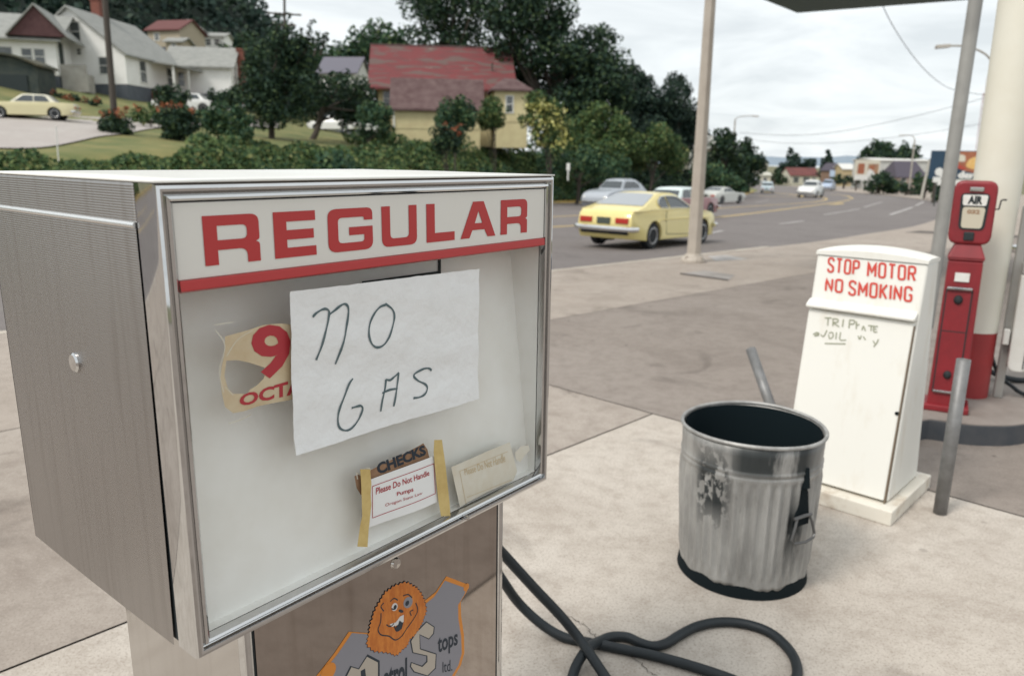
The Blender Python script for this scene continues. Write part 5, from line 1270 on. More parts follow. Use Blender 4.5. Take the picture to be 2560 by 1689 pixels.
for i, (lab, lst, y, mt) in enumerate((
    ('low ivy covered tree under the huge tree, ending in brown dead leaves', [(1500, 320, 46), (1540, 345, 42), (1460, 345, 44), (1575, 375, 36), (1515, 385, 44)], 60, LEAFI),
    ('rounded ivy mound on the bank under the pointed tree', [(1630, 350, 40), (1660, 375, 36), (1600, 385, 38), (1690, 400, 30)], 60, LEAFI),
    ('bush at the bank foot to the left of the rounded ivy mound', [(1440, 400, 36), (1490, 415, 32), (1390, 400, 36), (1540, 420, 30)], 55, LEAFM))):
    tree('ivy_shrub', lab, onland(lst[0][0], 430, y), pb(lst, y, 1.5, 20 + i), mt, .15, .22, .8, 21 + i, 'overgrown shrubs on the bank', cat='shrub')
tree('background_tree', 'pale topped tree behind the left end of the red roof', onland(920, 330, 95), pb([(905, 105, 32), (945, 88, 30), (985, 92, 28), (930, 130, 36), (1000, 115, 26), (870, 135, 24)], 95, 3, 8), LEAFM, .3, .5, .7, 31, 'trees behind the red roof')
tree('background_tree', 'low distant tree left of the pale topped tree', onland(830, 330, 100), pb([(800, 155, 30), (840, 145, 28), (870, 160, 26), (815, 185, 34), (850, 190, 30)], 100, 3, 9), LEAFM, .3, .5, .7, 33, 'trees behind the red roof')
tree('background_tree', 'dark trees edge left of the garden tree beside the brick chimney', onland(590, 330, 72), pb([(580, 140, 24), (615, 110, 22), (600, 180, 34), (560, 130, 18), (640, 120, 22), (600, 215, 26), (615, 250, 24)], 84, 2, 10), LEAFD, .3, .42, .7, 35, 'trees behind the red roof')
# flowering and other bushes
YB = pb([(1345, 265, 30), (1375, 285, 32), (1400, 320, 30), (1360, 325, 32), (1415, 350, 22), (1330, 300, 26), (1395, 365, 18), (1345, 355, 22)], 50, 1, 11)
tree('flowering_shrub', 'yellow flowering shrub hanging over the bank right of the yellow house', onland(1375, 385, 50), YB, LEAFI, .08, .22, .45, 37, cat='shrub', extra=[('blossoms', [(c + np.array([0, -.25, .05]), r * 1.12) for c, r in YB], .28, .75, LEAFY)])
def bush(name, label, uv, lst, y, mt, seed, flower=None, fm=None, size=.2, group=None, dens=.8):
    b = onland(uv[0], uv[1], y); mu = sum(q[0] for q in lst) / len(lst); lv = max(q[1] for q in lst); mr = max(q[2] for q in lst); lst = lst + [(mu - mr * .6, lv + mr * .5, mr * .75), (mu + mr * .6, lv + mr * .5, mr * .75)]; return tree(name, label, b, pb(lst, y, .6, seed), mt, .07, size, dens, seed, group, cat='bush', extra=[('blossoms', pb(flower, y - .3, .4, seed + 1), size * .9, .4, fm)] if flower else None)
bush('flowering_bush', 'orange flowering bush around the foot of the left utility pole', (288, 338), [(275, 305, 26), (305, 310, 24), (288, 325, 26), (265, 320, 18), (310, 328, 18)], 38, LEAFD, 41, [(265, 285, 14), (285, 280, 14), (305, 290, 12), (312, 275, 10), (300, 305, 8)], LEAFO, .16)
bush('flowering_bush', 'big round dark bush with orange flowers on its crown', (445, 338), [(430, 300, 28), (462, 300, 30), (440, 318, 28), (475, 315, 24), (410, 300, 20), (450, 285, 26)], 38, LEAFD, 43, [(420, 268, 18), (405, 280, 12), (445, 272, 14), (480, 275, 10)], LEAFO, .16)
bush('green_bush', 'dark green hedge bush to the right of the orange topped bush', (545, 320), [(525, 290, 26), (552, 288, 28), (575, 300, 22), (540, 305, 24)], 42, LEAFM, 45)
bush('young_conifer', 'small upright shrub with a bare stem on the lawn edge', (597, 345), [(597, 275, 12), (590, 295, 22), (605, 305, 22), (597, 322, 18), (620, 300, 14)], 37, LEAFM, 47, size=.15)
bush('green_bush', 'mid green bush in front of the left end of the red roofed house', (935, 335), [(925, 285, 26), (950, 290, 28), (935, 310, 26), (960, 315, 22), (905, 300, 18)], 50, LEAFM, 49)
bush('green_bush', 'bright green bush against the brown shed roof', (1140, 330), [(1125, 275, 26), (1155, 272, 26), (1175, 290, 22), (1140, 295, 30), (1110, 300, 20)], 50, LEAFM, 51)
bush('green_bush', 'twiggy bush under the window of the yellow annex', (1235, 310), [(1225, 265, 22), (1245, 280, 22), (1230, 295, 24), (1210, 285, 18)], 51, LEAFI, 52)
bush('flowering_bush', 'small bush with white blossoms beside the lawn sedan', (920, 335), [(905, 322, 14), (930, 325, 16), (945, 328, 12)], 48, LEAFD, 53, [(900, 316, 8), (922, 318, 9), (938, 322, 8)], LEAFW, .16)
bush('flowering_bush', 'coral flowering bush on the bank below the green shed bush', (1115, 360), [(1100, 335, 24), (1135, 335, 26), (1118, 350, 26)], 46, LEAFD, 55, [(1110, 318, 16), (1140, 320, 14), (1125, 340, 12), (1150, 335, 8)], LEAFO, .18)
bush('dark_bush', 'rounded dark bush before the porch of the white houses', (435, 262), [(405, 238, 20), (435, 235, 22), (460, 242, 18), (420, 245, 16)], 57, LEAFD, 57)
bush('dark_bush', 'low dark bushes under the brick chimney', (560, 258), [(540, 242, 18), (565, 245, 18), (590, 240, 20)], 60, LEAFD, 59)
bush('flowering_bush', 'reddish flower bed on the slope behind the cream sedan', (180, 272), [(150, 245, 14), (185, 255, 16), (215, 262, 14), (240, 258, 12)], 52, LEAFD, 61, [(140, 236, 12), (175, 244, 12), (210, 250, 12), (245, 250, 10), (160, 250, 10)], LEAFO, .18)
bush('flowering_bush', 'loose orange shrub between the utility pole and the big bush', (380, 300), [(350, 280, 14), (385, 275, 16), (405, 290, 14), (335, 290, 12)], 46, LEAFI, 63, [(345, 268, 10), (400, 268, 12), (420, 280, 9)], LEAFO, .18)
# undergrowth of the bank (nobody could count it)
rs = np.random.RandomState(5)
def undergrowth(name, n, d0, d1, t0, t1, size, matl, seed, hgt, kind='stuff'):
    rs = np.random.RandomState(seed); f = rs.uniform(t0, t1, n); i = f.astype(int); t = (f - i)[:, None]
    p = rows[i] * (1 - t) + rows[np.minimum(i + 1, NH - 1)] * t; nn = nl[i]; d = rs.uniform(d0, d1, n)
    XY = p + nn * d[:, None]
    Z = np.array([land(x, y) for x, y in XY]); lump = np.array([mnoise.noise(Vector((x * .42, y * .42, seed))) for x, y in XY]); l2 = np.array([mnoise.noise(Vector((x * 1.3, y * 1.3, seed + 3))) for x, y in XY])
    Z += hgt * np.clip(.55 + 1.1 * lump + .5 * l2, .05, 1.6) * rs.uniform(.45, 1.0, n)
    P = np.column_stack([XY, Z]); nrm = rs.normal(size=(n, 3)) * .8 + np.column_stack([-nn, np.full(n, .8)]); nrm /= np.linalg.norm(nrm, axis=1)[:, None]
    a = np.cross(nrm, rs.normal(size=(n, 3))); a /= np.linalg.norm(a, axis=1)[:, None]; b = np.cross(nrm, a); s = size * rs.uniform(.6, 1.4, n)[:, None]
    o = leaf_quads(name, P, a, b, nrm, s, .7, matl); o['kind'] = kind; return o
def frow(xt):
    return int(np.abs(rows[:, 0] - xt).argmin())
undergrowth('undergrowth', 36000, .25, 3.9, frow(-34), frow(-10), .2, LEAFI, 3, .5)
undergrowth('undergrowth', 42000, .25, 5.0, frow(-10), frow(14), .22, LEAFI, 7, .6)
undergrowth('bank_foliage', 34000, .3, 9, frow(13), frow(27), .26, LEAFD, 9, 2.2)
undergrowth('bank_foliage', 16000, .2, 1.8, frow(-10), frow(22), .24, LEAFM, 4, 1.5)
undergrowth('bank_foliage', 16000, 4.0, 11, frow(-2), frow(20), .26, LEAFI, 6, 1.1)
# woods on the far hill
n = 75000; rs = np.random.RandomState(8); X = -132 + rs.uniform(-75, 105, n); Yy = 178 + rs.uniform(-95, 40, n)
Zb_ = np.array([land(x, y) for x, y in zip(X, Yy)]); lump = np.array([mnoise.noise(Vector((x * .11, y * .11, 2))) for x, y in zip(X, Yy)]); l2 = np.array([mnoise.noise(Vector((x * .3, y * .3, 6))) for x, y in zip(X, Yy)])
keep = (Zb_ > 8) & (Yy > 118) & (Zb_ < 90); X, Yy, Zb_, lump, l2 = X[keep], Yy[keep], Zb_[keep], lump[keep], l2[keep]; n = len(X)
P = np.column_stack([X, Yy, Zb_ + 9 * np.clip(.6 + 1.0 * lump + .7 * l2, .1, 1.8) * rs.uniform(.3, 1, n)]); nrm = rs.normal(size=(n, 3)) + np.array([0, -.6, .8]); nrm /= np.linalg.norm(nrm, axis=1)[:, None]
a = np.cross(nrm, rs.normal(size=(n, 3))); a /= np.linalg.norm(a, axis=1)[:, None]; b = np.cross(nrm, a)
o = leaf_quads('woods', P, a, b, nrm, 1.25 * rs.uniform(.6, 1.4, n)[:, None], .75, LEAFC); o['kind'] = 'stuff'

# trees along the far street
def ft(name, label, uv, lst, y, mt, seed, size, group='trees along the far street', dens=.75, tr=.3):
    d = ray(*uv); x = d[0] / d[1] * y; base = np.array([x, y, zt(y) - .1]); tree(name, label, base, pb(lst, y, y * .02, seed), mt, tr, size, dens, seed, group)
ft('street_tree', 'dark tree hiding the foot of the pillared house', (1805, 480), [(1805, 345, 20), (1800, 380, 28), (1825, 365, 24), (1790, 415, 30), (1820, 410, 32), (1775, 430, 28), (1835, 440, 26), (1825, 345, 14)], 90, LEAFD, 71, .42)
ft('street_tree', 'dark tree with a high round top left of the far white house', (1870, 470), [(1868, 358, 13), (1868, 378, 20), (1855, 400, 28), (1880, 400, 26), (1870, 425, 32), (1892, 415, 20), (1860, 445, 26)], 110, LEAFD, 73, .5)
ft('street_bush', 'rounded bushes at the far kerb behind the silver coupe', (1800, 485), [(1780, 445, 30), (1805, 455, 26), (1760, 440, 26), (1835, 460, 22), (1850, 470, 16)], 80, LEAFM, 75, .34, 'trees along the far street')
ft('far_tree', 'tall twin pointed far tree behind the reddish shop', (1978, 450), [(1977, 378, 7), (1977, 395, 10), (1990, 388, 5), (1995, 400, 7), (1980, 415, 16), (1995, 415, 12), (1965, 420, 16), (1955, 435, 16), (1975, 440, 16)], 258, LEAFC, 77, .9)
ft('far_tree', 'short far tree just right of the twin pointed one', (2020, 450), [(2015, 412, 12), (2026, 408, 11), (2008, 420, 12), (2030, 420, 10)], 262, LEAFC, 79, .9)
ft('far_tree', 'single pointed conifer left of the tan building', (2068, 455), [(2070, 380, 4), (2070, 392, 8), (2069, 405, 12), (2068, 420, 15), (2062, 432, 15), (2072, 435, 14)], 215, LEAFC, 81, .85)
ft('far_tree', 'broad dark tree top behind the grey hall', (2190, 450), [(2180, 370, 16), (2200, 378, 20), (2220, 375, 18), (2170, 385, 14), (2205, 395, 26), (2180, 395, 20), (2228, 392, 18), (2155, 398, 10)], 170, LEAFD, 83, .75)
ft('far_tree', 'rounded clipped tree top right of the broad dark tree', (2270, 450), [(2265, 378, 18), (2280, 380, 16), (2270, 395, 24), (2288, 395, 14), (2250, 395, 16)], 168, LEAFD, 85, .7)
ft('far_bush', 'dark bush under the painted billboard', (2190, 480), [(2200, 445, 16), (2215, 455, 18), (2190, 462, 20), (2225, 465, 16), (2175, 468, 12), (2240, 470, 14)], 118, LEAFD, 87, .5)
ft('far_bush', 'low dark hedge between the far lamp post and the street', (2260, 485), [(2250, 468, 14), (2270, 470, 14), (2290, 470, 14), (2300, 478, 12)], 112, LEAFD, 89, .5)
ft('far_bush', 'bright green small tree beside the pale post', (2305, 480), [(2298, 445, 12), (2320, 448, 12), (2310, 455, 12), (2330, 470, 14), (2345, 480, 14), (2340, 460, 12)], 95, LEAFM, 91, .4)
ft('far_bush', 'dark bushes at the foot of the blue billboard', (2350, 495), [(2350, 475, 14), (2365, 485, 14), (2400, 480, 18), (2420, 490, 18), (2345, 490, 10)], 78, LEAFD, 93, .32)
ft('far_bush', 'far hedge behind the street bend', (1930, 462), [(1925, 440, 12), (1945, 440, 12), (1935, 450, 12), (1955, 450, 12)], 225, LEAFD, 95, .8)
ft('far_bush', 'dark hedge in front of the tan building', (2110, 465), [(2100, 448, 10), (2118, 448, 10), (2085, 450, 10), (2135, 450, 10)], 165, LEAFD, 97, .6)
m = MB()                                          # far blue hills
for i in range(40):
    pass
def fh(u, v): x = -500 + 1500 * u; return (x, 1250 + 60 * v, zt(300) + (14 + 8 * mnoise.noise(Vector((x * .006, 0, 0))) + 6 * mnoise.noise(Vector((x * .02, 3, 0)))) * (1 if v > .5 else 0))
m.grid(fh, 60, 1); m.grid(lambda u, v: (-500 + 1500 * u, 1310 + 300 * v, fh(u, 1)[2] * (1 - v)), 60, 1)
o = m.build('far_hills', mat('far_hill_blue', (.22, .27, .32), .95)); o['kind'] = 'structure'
# ---------------------------------------------------------------- houses
WALLW = mat('clapboard_white', (.86, .85, .82), .7, col2=(.76, .75, .71), scale=1.2, amt=.6)
WALLY = mat('wall_pale_yellow', (.66, .58, .33), .75, col2=(.55, .46, .26), scale=1.5, amt=.7)
ROOFG = mat('shingle_grey', (.30, .30, .28), .9, col2=(.22, .225, .21), scale=2.2, amt=.8, bump=.3, bscale=14)
ROOFBR = mat('shingle_brown', (.085, .045, .045), .9, col2=(.15, .10, .095), scale=1.6, amt=.8, bump=.3, bscale=14)
BRICK = mat('chimney_brick', (.22, .075, .05), .85, col2=(.13, .05, .04), scale=6, amt=.8)
FOUND = mat('foundation_blue_grey', (.11, .125, .15), .85, col2=(.07, .08, .09), scale=2, amt=.6)
GABLEB = mat('gable_brown', (.075, .03, .032), .8, col2=(.10, .045, .045), scale=3)
TRIMW = mat('trim_white', (.72, .71, .67), .6)
PANE = mat('window_pane', (.045, .055, .06), .08, spec=.8, col2=(.13, .14, .14), scale=.7)
DARKW = mat('dark_timber', (.022, .035, .034), .8, col2=(.05, .06, .05), scale=2)
CONCP = mat('porch_concrete', (.42, .40, .36), .85, col2=(.30, .28, .25), scale=1.5)
# red roof with worn patches
rm, t_, p_, Nn_, L_ = nodes('shingle_red_worn'); p_.inputs['Roughness'].default_value = .9
co = Nn_('ShaderNodeTexCoord'); mp = Nn_('ShaderNodeMapping'); mp.inputs['Scale'].default_value = (.45, 1.6, 1.6); L_(co.outputs['Object'], mp.inputs[0])
def _n(sc, d=4):
    n = Nn_('ShaderNodeTexNoise'); n.inputs['Scale'].default_value = sc; n.inputs['Detail'].default_value = d; L_(mp.outputs[0], n.inputs['Vector']); return n.outputs['Fac']
def _r(s, a, b, to=1): r = Nn_('ShaderNodeMapRange'); r.inputs['From Min'].default_value = a; r.inputs['From Max'].default_value = b; r.inputs['To Max'].default_value = to; L_(s, r.inputs['Value']); return r.outputs[0]
def _m(f, a, b):
    x = Nn_('ShaderNodeMix'); x.data_type = 'RGBA'; L_(f, x.inputs['Factor'])
    if isinstance(a, tuple): x.inputs['A'].default_value = c4(a)
    else: L_(a, x.inputs['A'])
    x.inputs['B'].default_value = c4(b); return x.outputs['Result']
c_r = _m(_r(_n(2.2), .35, .65), (.175, .038, .040), (.125, .042, .042)); c_r = _m(_r(_n(1.1, 6), .53, .60, .85), c_r, (.12, .085, .075)); c_r = _m(_r(_n(2.6, 2), .70, .74, .9), c_r, (.28, .25, .21))
L_(c_r, p_.inputs['Base Color'])

def house(name, label, origin, yaw, w, d, h, rh, wall, roof, ridge='x', over=.35, windows=(), found=0.0, roofmat_gable=None, hip=0.0, sink=1.5, chim=(), cat='house', group=None, kfound=None):
    """origin: front left foot; x along the front, y to the back"""
    t = thing(name, label, cat, tuple(origin), yaw, group)
    m = MB(); m.box((w / 2, d / 2, (h + found) / 2), (w, d, h - found))
    if hip <= 0:
        if ridge == 'x':
            for x in (0, w): m.prism([(x - (.02 if x else -.02), 0, h - .01), (x - (.02 if x else -.02), d, h - .01), (x - (.02 if x else -.02), d / 2, h + rh)], (.02 if x else -.02, 0, 0))
        else:
            for y in (0, d): m.prism([(0, y - (.02 if y else -.02), h - .01), (w, y - (.02 if y else -.02), h - .01), (w / 2, y - (.02 if y else -.02), h + rh)], (0, .02 if y else -.02, 0))
    m.build('wall', wall, t)
    m = MB(); m.box((w / 2, d / 2, (found - sink) / 2), (w - .06, d - .06, found + sink)); m.build('foundation', kfound or FOUND, t)
    if roofmat_gable:
        m = MB(); m.prism([(-.05, -.03, h), (w + .05, -.03, h), (w / 2, -.03, h + rh)], (0, .028, 0)); m.build('gable', roofmat_gable, t)
    o_ = over; th = .14; m = MB()
    if ridge == 'x':
        s = rh / (d / 2); e = h - s * o_; ra, rb = -o_ + hip, w + o_ - hip
        m.hexa([(-o_, -o_, e), (w + o_, -o_, e), (rb, d / 2, h + rh), (ra, d / 2, h + rh)], [(-o_, -o_, e + th), (w + o_, -o_, e + th), (rb, d / 2, h + rh + th), (ra, d / 2, h + rh + th)])
        m.hexa([(ra, d / 2, h + rh), (rb, d / 2, h + rh), (w + o_, d + o_, e), (-o_, d + o_, e)], [(ra, d / 2, h + rh + th), (rb, d / 2, h + rh + th), (w + o_, d + o_, e + th), (-o_, d + o_, e + th)])
        if hip > 0:
            m.prism([(-o_, -o_, e), (ra, d / 2, h + rh), (-o_, d + o_, e)], (0, 0, th)); m.prism([(w + o_, -o_, e), (w + o_, d + o_, e), (rb, d / 2, h + rh)], (0, 0, th))
    else:
        s = rh / (w / 2); e = h - s * o_
        m.hexa([(-o_, -o_, e), (w / 2, -o_, h + rh), (w / 2, d + o_, h + rh), (-o_, d + o_, e)], [(-o_, -o_, e + th), (w / 2, -o_, h + rh + th), (w / 2, d + o_, h + rh + th), (-o_, d + o_, e + th)])
        m.hexa([(w / 2, -o_, h + rh), (w + o_, -o_, e), (w + o_, d + o_, e), (w / 2, d + o_, h + rh)], [(w / 2, -o_, h + rh + th), (w + o_, -o_, e + th), (w + o_, d + o_, e + th), (w / 2, d + o_, h + rh + th)])
    rf = m.build('roof', roof, t)
    for (x, y, z0_, z1_, sz) in chim:
        m = MB(); m.box((x, y, (z0_ + z1_) / 2), (sz, sz, z1_ - z0_)); m.box((x, y, z1_ + .06), (sz + .12, sz + .12, .14)); m.build('chimney', BRICK, rf)
    for (face, a, z, ww, hh) in windows:
        fr_ = MB(); pn = MB(); f = .075
        if face == 'f': C_ = lambda u, v, dp: (a + u, -dp, z + v)
        elif face == 'r': C_ = lambda u, v, dp: (w + dp, a + u, z + v)
        else: C_ = lambda u, v, dp: (-dp, a - u, z + v)
        for (u0, u1, v0, v1) in ((-ww / 2 - f, -ww / 2, -hh / 2, hh / 2), (ww / 2, ww / 2 + f, -hh / 2, hh / 2), (-ww / 2 - f, ww / 2 + f, hh / 2, hh / 2 + f), (-ww / 2 - f - .04, ww / 2 + f + .04, -hh / 2 - f, -hh / 2), (-ww / 2, ww / 2, -.025, .025)):
            fr_.hexa([C_(u0, v0, 0), C_(u1, v0, 0), C_(u1, v0, .05), C_(u0, v0, .05)], [C_(u0, v1, 0), C_(u1, v1, 0), C_(u1, v1, .05), C_(u0, v1, .05)])
        fo = fr_.build('window', TRIMW, t)
        pn.poly([C_(-ww / 2, -hh / 2, .012), C_(ww / 2, -hh / 2, .012), C_(ww / 2, hh / 2, .012), C_(-ww / 2, hh / 2, .012)]); pn.build('pane', PANE, fo)
    return t
def rgt(o, yaw, w): return np.array([o[0] + w * math.cos(yaw), o[1] + w * math.sin(yaw), o[2]])
# brown gabled house at the left edge
yA = math.radians(16); pr_ = YD(151, 228, 58); oA = rgt(pr_, yA, -9.2)
hA = house('white_house', 'white house with a dark brown front gable at the top left corner', oA, yA, 9.2, 8, 3.55, 2.0, WALLW, ROOFG, 'x', .5, [('f', 6.0, 2.35, .85, 1.0), ('f', 7.35, 2.3, .62, 1.0), ('f', 8.15, 2.3, .62, 1.0), ('f', 4.2, 2.35, .85, 1.0)], found=1.05, chim=())
m = MB(); gx0, gx1, gz = 6.5, 10.1, 3.62; m.prism([(gx0, -.62, gz), (gx1, -.62, gz), ((gx0 + gx1) / 2, -.62, gz + 1.95)], (0, .1, 0)); m.build('gable', GABLEB, hA)
m = MB(); am = (gx0 + gx1) / 2; th = .12
m.hexa([(gx0 - .15, -.8, gz - .1), (am, -.8, gz + 2.0), (am, 4.0, gz + 2.0), (gx0 - .15, 4.0, gz - .1)], [(gx0 - .15, -.8, gz + .03), (am, -.8, gz + 2.14), (am, 4.0, gz + 2.14), (gx0 - .15, 4.0, gz + .03)])
m.hexa([(am, -.8, gz + 2.0), (gx1 + .15, -.8, gz - .1), (gx1 + .15, 4.0, gz - .1), (am, 4.0, gz + 2.0)], [(am, -.8, gz + 2.14), (gx1 + .15, -.8, gz + .03), (gx1 + .15, 4.0, gz + .03), (am, 4.0, gz + 2.14)])
m.build('gable_roof', ROOFG, hA)
m = MB(); m.box((10.1, 1.6, .65), (1.7, 2.2, 1.3)); m.box((10.1, .55, 1.6), (1.7, .08, .6)); m.build('porch', CONCP, hA)
m = MB()
for i in range(7): m.box((8.95 - i * .28, -.7, 1.3 - i * .2), (.30, 1.1, .2 + .02 * i))
m.build('porch_steps', CONCP, hA)
m = MB(); m.box((9.23, 1.3, 2.45), (.06, 1.0, 2.0)); m.build('door', DARKW, hA)
# dark garage in front of it
gO = YD(-78, 262, 50); gar = thing('garage', 'dark garage with a bowed roof behind the cream sedan', 'garage', tuple(gO), math.radians(8))
prf = [(0, 0)] + [(4.2 * t, 2.0 + .95 * math.sin(math.pi * (.12 + .76 * t))) for t in np.linspace(0, 1, 12)] + [(4.2, 0)]
m = MB(); m.prism([(x, 0, z - .6 * (z == 0)) for x, z in prf], (0, 2.6, 0)); m.build('wall', DARKW, gar)
pr2 = [(-.2 + 4.6 * t, 2.05 + .97 * math.sin(math.pi * (.10 + .80 * t))) for t in np.linspace(0, 1, 12)]
m = MB(); m.prism([(x, -.3, z) for x, z in pr2] + [(x, -.3, z + .14) for x, z in pr2[::-1]], (0, 3.1, 0)); m.build('roof', mat('garage_roof', (.05, .06, .05), .9, col2=(.10, .085, .05), scale=1.5), gar)
m = MB(); m.box((2.1, -.03, .9), (3.0, .08, 1.9)); m.build('door', mat('garage_door', (.012, .022, .024), .7), gar)
# tall white gabled house
yB = math.radians(-4); pB = YD(322, 243, 62); oB = rgt(pB, yB, -8.2)
hB = house('white_house', 'tall white house with a steep grey roof and its gable to the street', oB, yB, 8.2, 9.0, 3.25, 3.2, WALLW, ROOFG, 'y', .35, [('f', 3.45, 4.75, .75, 1.35), ('f', 4.45, 4.75, .75, 1.35), ('f', 6.55, 2.3, .85, 1.2), ('f', 4.6, 3.3, .3, .4), ('r', 2.4, 2.1, .9, 1.6), ('r', 6.6, 2.1, .9, 1.4)], found=.95, chim=((3.9, 4.2, 6.2, 7.7, .7),))
m = MB(); m.hexa([(8.2, 3.5, 3.0), (10.2, 3.5, 2.7), (10.2, 9.0, 2.7), (8.2, 9.0, 3.0)], [(8.2, 3.5, 3.15), (10.2, 3.5, 2.82), (10.2, 9.0, 2.82), (8.2, 9.0, 3.15)]); m.build('porch_roof', ROOFG, hB)
for y in (3.8, 6.3, 8.8):
    m = MB(); m.box((10.0, y, 1.2), (.14, .14, 3.0)); m.build('porch_post', TRIMW, hB)
m = MB(); m.box((9.2, 6.5, .3), (2.0, 6.2, .9)); m.build('porch_floor', BRICK, hB)
# small white house with the outside chimney
yC = math.radians(10); pC = YD(425, 243, 70)
hC = house('white_house', 'low white house with grey roof and tall brick chimney at its right end', pC, yC, 5.2, 6.0, 2.7, 1.75, WALLW, ROOFG, 'x', .4, [('f', 1.0, 1.5, .6, 1.1), ('r', 1.5, 1.5, .6, 1.1), ('r', 3.6, 1.5, .6, 1.1)], found=.35)
m = MB(); m.box((5.75, 2.6, 1.9), (.62, .75, 4.9)); m.box((5.75, 2.6, 4.42), (.74, .87, .16)); m.build('chimney', BRICK, hC)
# houses up the slope
ROOFR = mat('roof_dull_red', (.13, .048, .045), .9); WALLT = mat('wall_tan', (.40, .34, .25), .8)
def far_house(label, u0, v0, y, w, d, h, rh, yaw, wall, roof, ridge, wins, **kw):
    o = YD(u0, v0, y); return house('slope_house', label, o, math.radians(yaw), w, d, h, rh, wall, roof, ridge, .3, wins, group='houses up the wooded slope', sink=6, **kw)
far_house('tan house with a dull red roof up the slope over the grey roofs', 372, 118, 96, 4.2, 5, 1.9, 1.3, -12, WALLT, ROOFR, 'x', [('f', 1.2, 1.1, .6, .7)])
far_house('small bright white gabled house high on the slope', 446, 116, 102, 2.9, 4.5, 2.2, .9, 12, WALLW, ROOFG, 'y', [('f', 1.4, 1.5, .4, .5)])
far_house('low white house with a porch right of the bright gabled one', 502, 126, 104, 3.0, 4, 1.7, .6, 5, WALLW, ROOFG, 'x', [('f', 1.0, 1.0, .6, .7), ('f', 2.1, 1.0, .6, .7)])
far_house('tiny tan house under the dull red roof on the slope', 416, 130, 92, 1.8, 3, 1.1, .5, 0, WALLT, ROOFG, 'x', [('f', .9, .6, .4, .5)])
far_house('pale house with a blue grey roof peeping between the garden trees and the red roof', 800, 235, 86, 4.0, 5, 2.2, 1.7, -6, WALLW, mat('roof_blue_grey', (.15, .145, .175), .9), 'x', [('f', 1.2, 1.2, .7, .9)])
# the yellow house with the worn red roof
yD = math.radians(6); oD = YD(948, 312, 60)
hD = house('red_roof_house', 'pale yellow house under a long worn red shingle roof', oD, yD, 9.6, 8.4, 3.05, 3.1, WALLY, rm, 'x', .75, [('f', .72, 1.9, .62, .95), ('f', 7.3, 1.9, .7, 1.0)], found=.3, kfound=WALLY)
m = MB(); m.box((4.8, 4.2, 6.22), (11.2, .42, .12)); m.build('ridge_cap', ROOFBR, hD)
m = MB(); m.tube([(8.6, 1.2, 4.2), (8.6, 1.2, 4.75)], .06, 8); m.build('vent_pipe', BARK, hD)
yE = math.radians(5); oE = YD(986, 323, 55.5)
hE = house('yellow_shed', 'low yellow shed with a dark brown roof before the red roofed house', oE, yE, 6.0, 3.6, 1.55, 1.9, WALLY, ROOFBR, 'x', .3, [], found=.05, kfound=WALLY)
m = MB(); m.box((-.02, -.02, .8), (.12, .12, 1.5)); m.build('corner_board', TRIMW, hE)
yF = math.radians(6); oF = YD(1236, 314, 56)
house('yellow_annex', 'yellow annex with a small hipped roof at the right of the red roof', oF, yF, 2.35, 3.4, 2.45, .75, WALLY, ROOFBR, 'x', .32, [('f', 1.05, 1.45, .42, 1.05)], found=.25, hip=1.1, kfound=WALLY)

# ---------------------------------------------------------------- poles and wires
WOOD = mat('pole_wood', (.055, .048, .042), .9, col2=(.085, .07, .058), scale=3, stretch=(6, 6, .5), bump=.3)
def upole(name, label, u0, v0, u1, v1, y, r, arms=(), top=12, cat='utility pole', matl=None, group=None):
    b = onland(u0, v0, y) if v0 < 480 and u0 < 1400 else YD(u0, v0, y); p = YD(u1, v1, y); d = (p - b) / (p[2] - b[2])
    t = thing(name, label, cat, tuple(b), 0, group); m = MB(); m.tube([(0, 0, -.5), tuple(d * (top / 2)), tuple(d * top)], [r, r * .85, r * .68], 12); m.build('shaft', matl or WOOD, t, smooth=True)
    for (va, half) in arms:
        q = YD(u1, va, y) - b; m = MB(); m.box((q[0], q[1] - .12, q[2]), (half * 2, .12, .14), Matrix.Rotation(.35, 3, 'Z')); m.build('crossarm', WOOD, t)
        for s in (-.85, -.45, .45, .85):
            k = MB(); k.lathe([(.05, 0), (.06, .06), (.03, .12), (0, .13)], 8, (q[0] + s * half * math.cos(.35), q[1] - .12 + s * half * math.sin(.35), q[2] + .07)); k.build('insulator', TRIMW, t)
    return t
upole('utility_pole', 'dark wooden utility pole rising from the orange bush at the left', 290, 340, 262, 0, 38, .155, top=11)
upole('utility_pole', 'wooden utility pole with crossarms rising behind the twiggy garden tree', 716, 330, 711, 0, 78, .15, ((36, 1.6), (63, 1.1)), top=16)
m = None
tp = thing('thin_post', 'thin pale post standing on the side street edge at the left', 'post', tuple(onland(141, 362, 29)))
mm = MB(); mm.tube([(0, 0, -.2), (.06, 0, 1.2)], .022, 8); mm.build('post', TRIMW, tp); mm = MB(); mm.lathe([(.03, 1.2), (.03, 1.24), (0, 1.25)], 8, (.06, 0, 0)); mm.build('cap', TRIMW, tp)
mk = thing('marker_post', 'small white marker post on the bank above the vintage car', 'marker', tuple(YD(1420, 436, 46)))
mm = MB(); mm.box((0, 0, .1), (.08, .05, .9)); mm.build('post', TRIMW, mk); mm = MB(); mm.box((0, -.04, .42), (.20, .03, .42)); mm.build('plate', TRIMW, mk, bevel=.02)
LPOLE = mat('far_lamp_pole', (.36, .33, .29), .6)
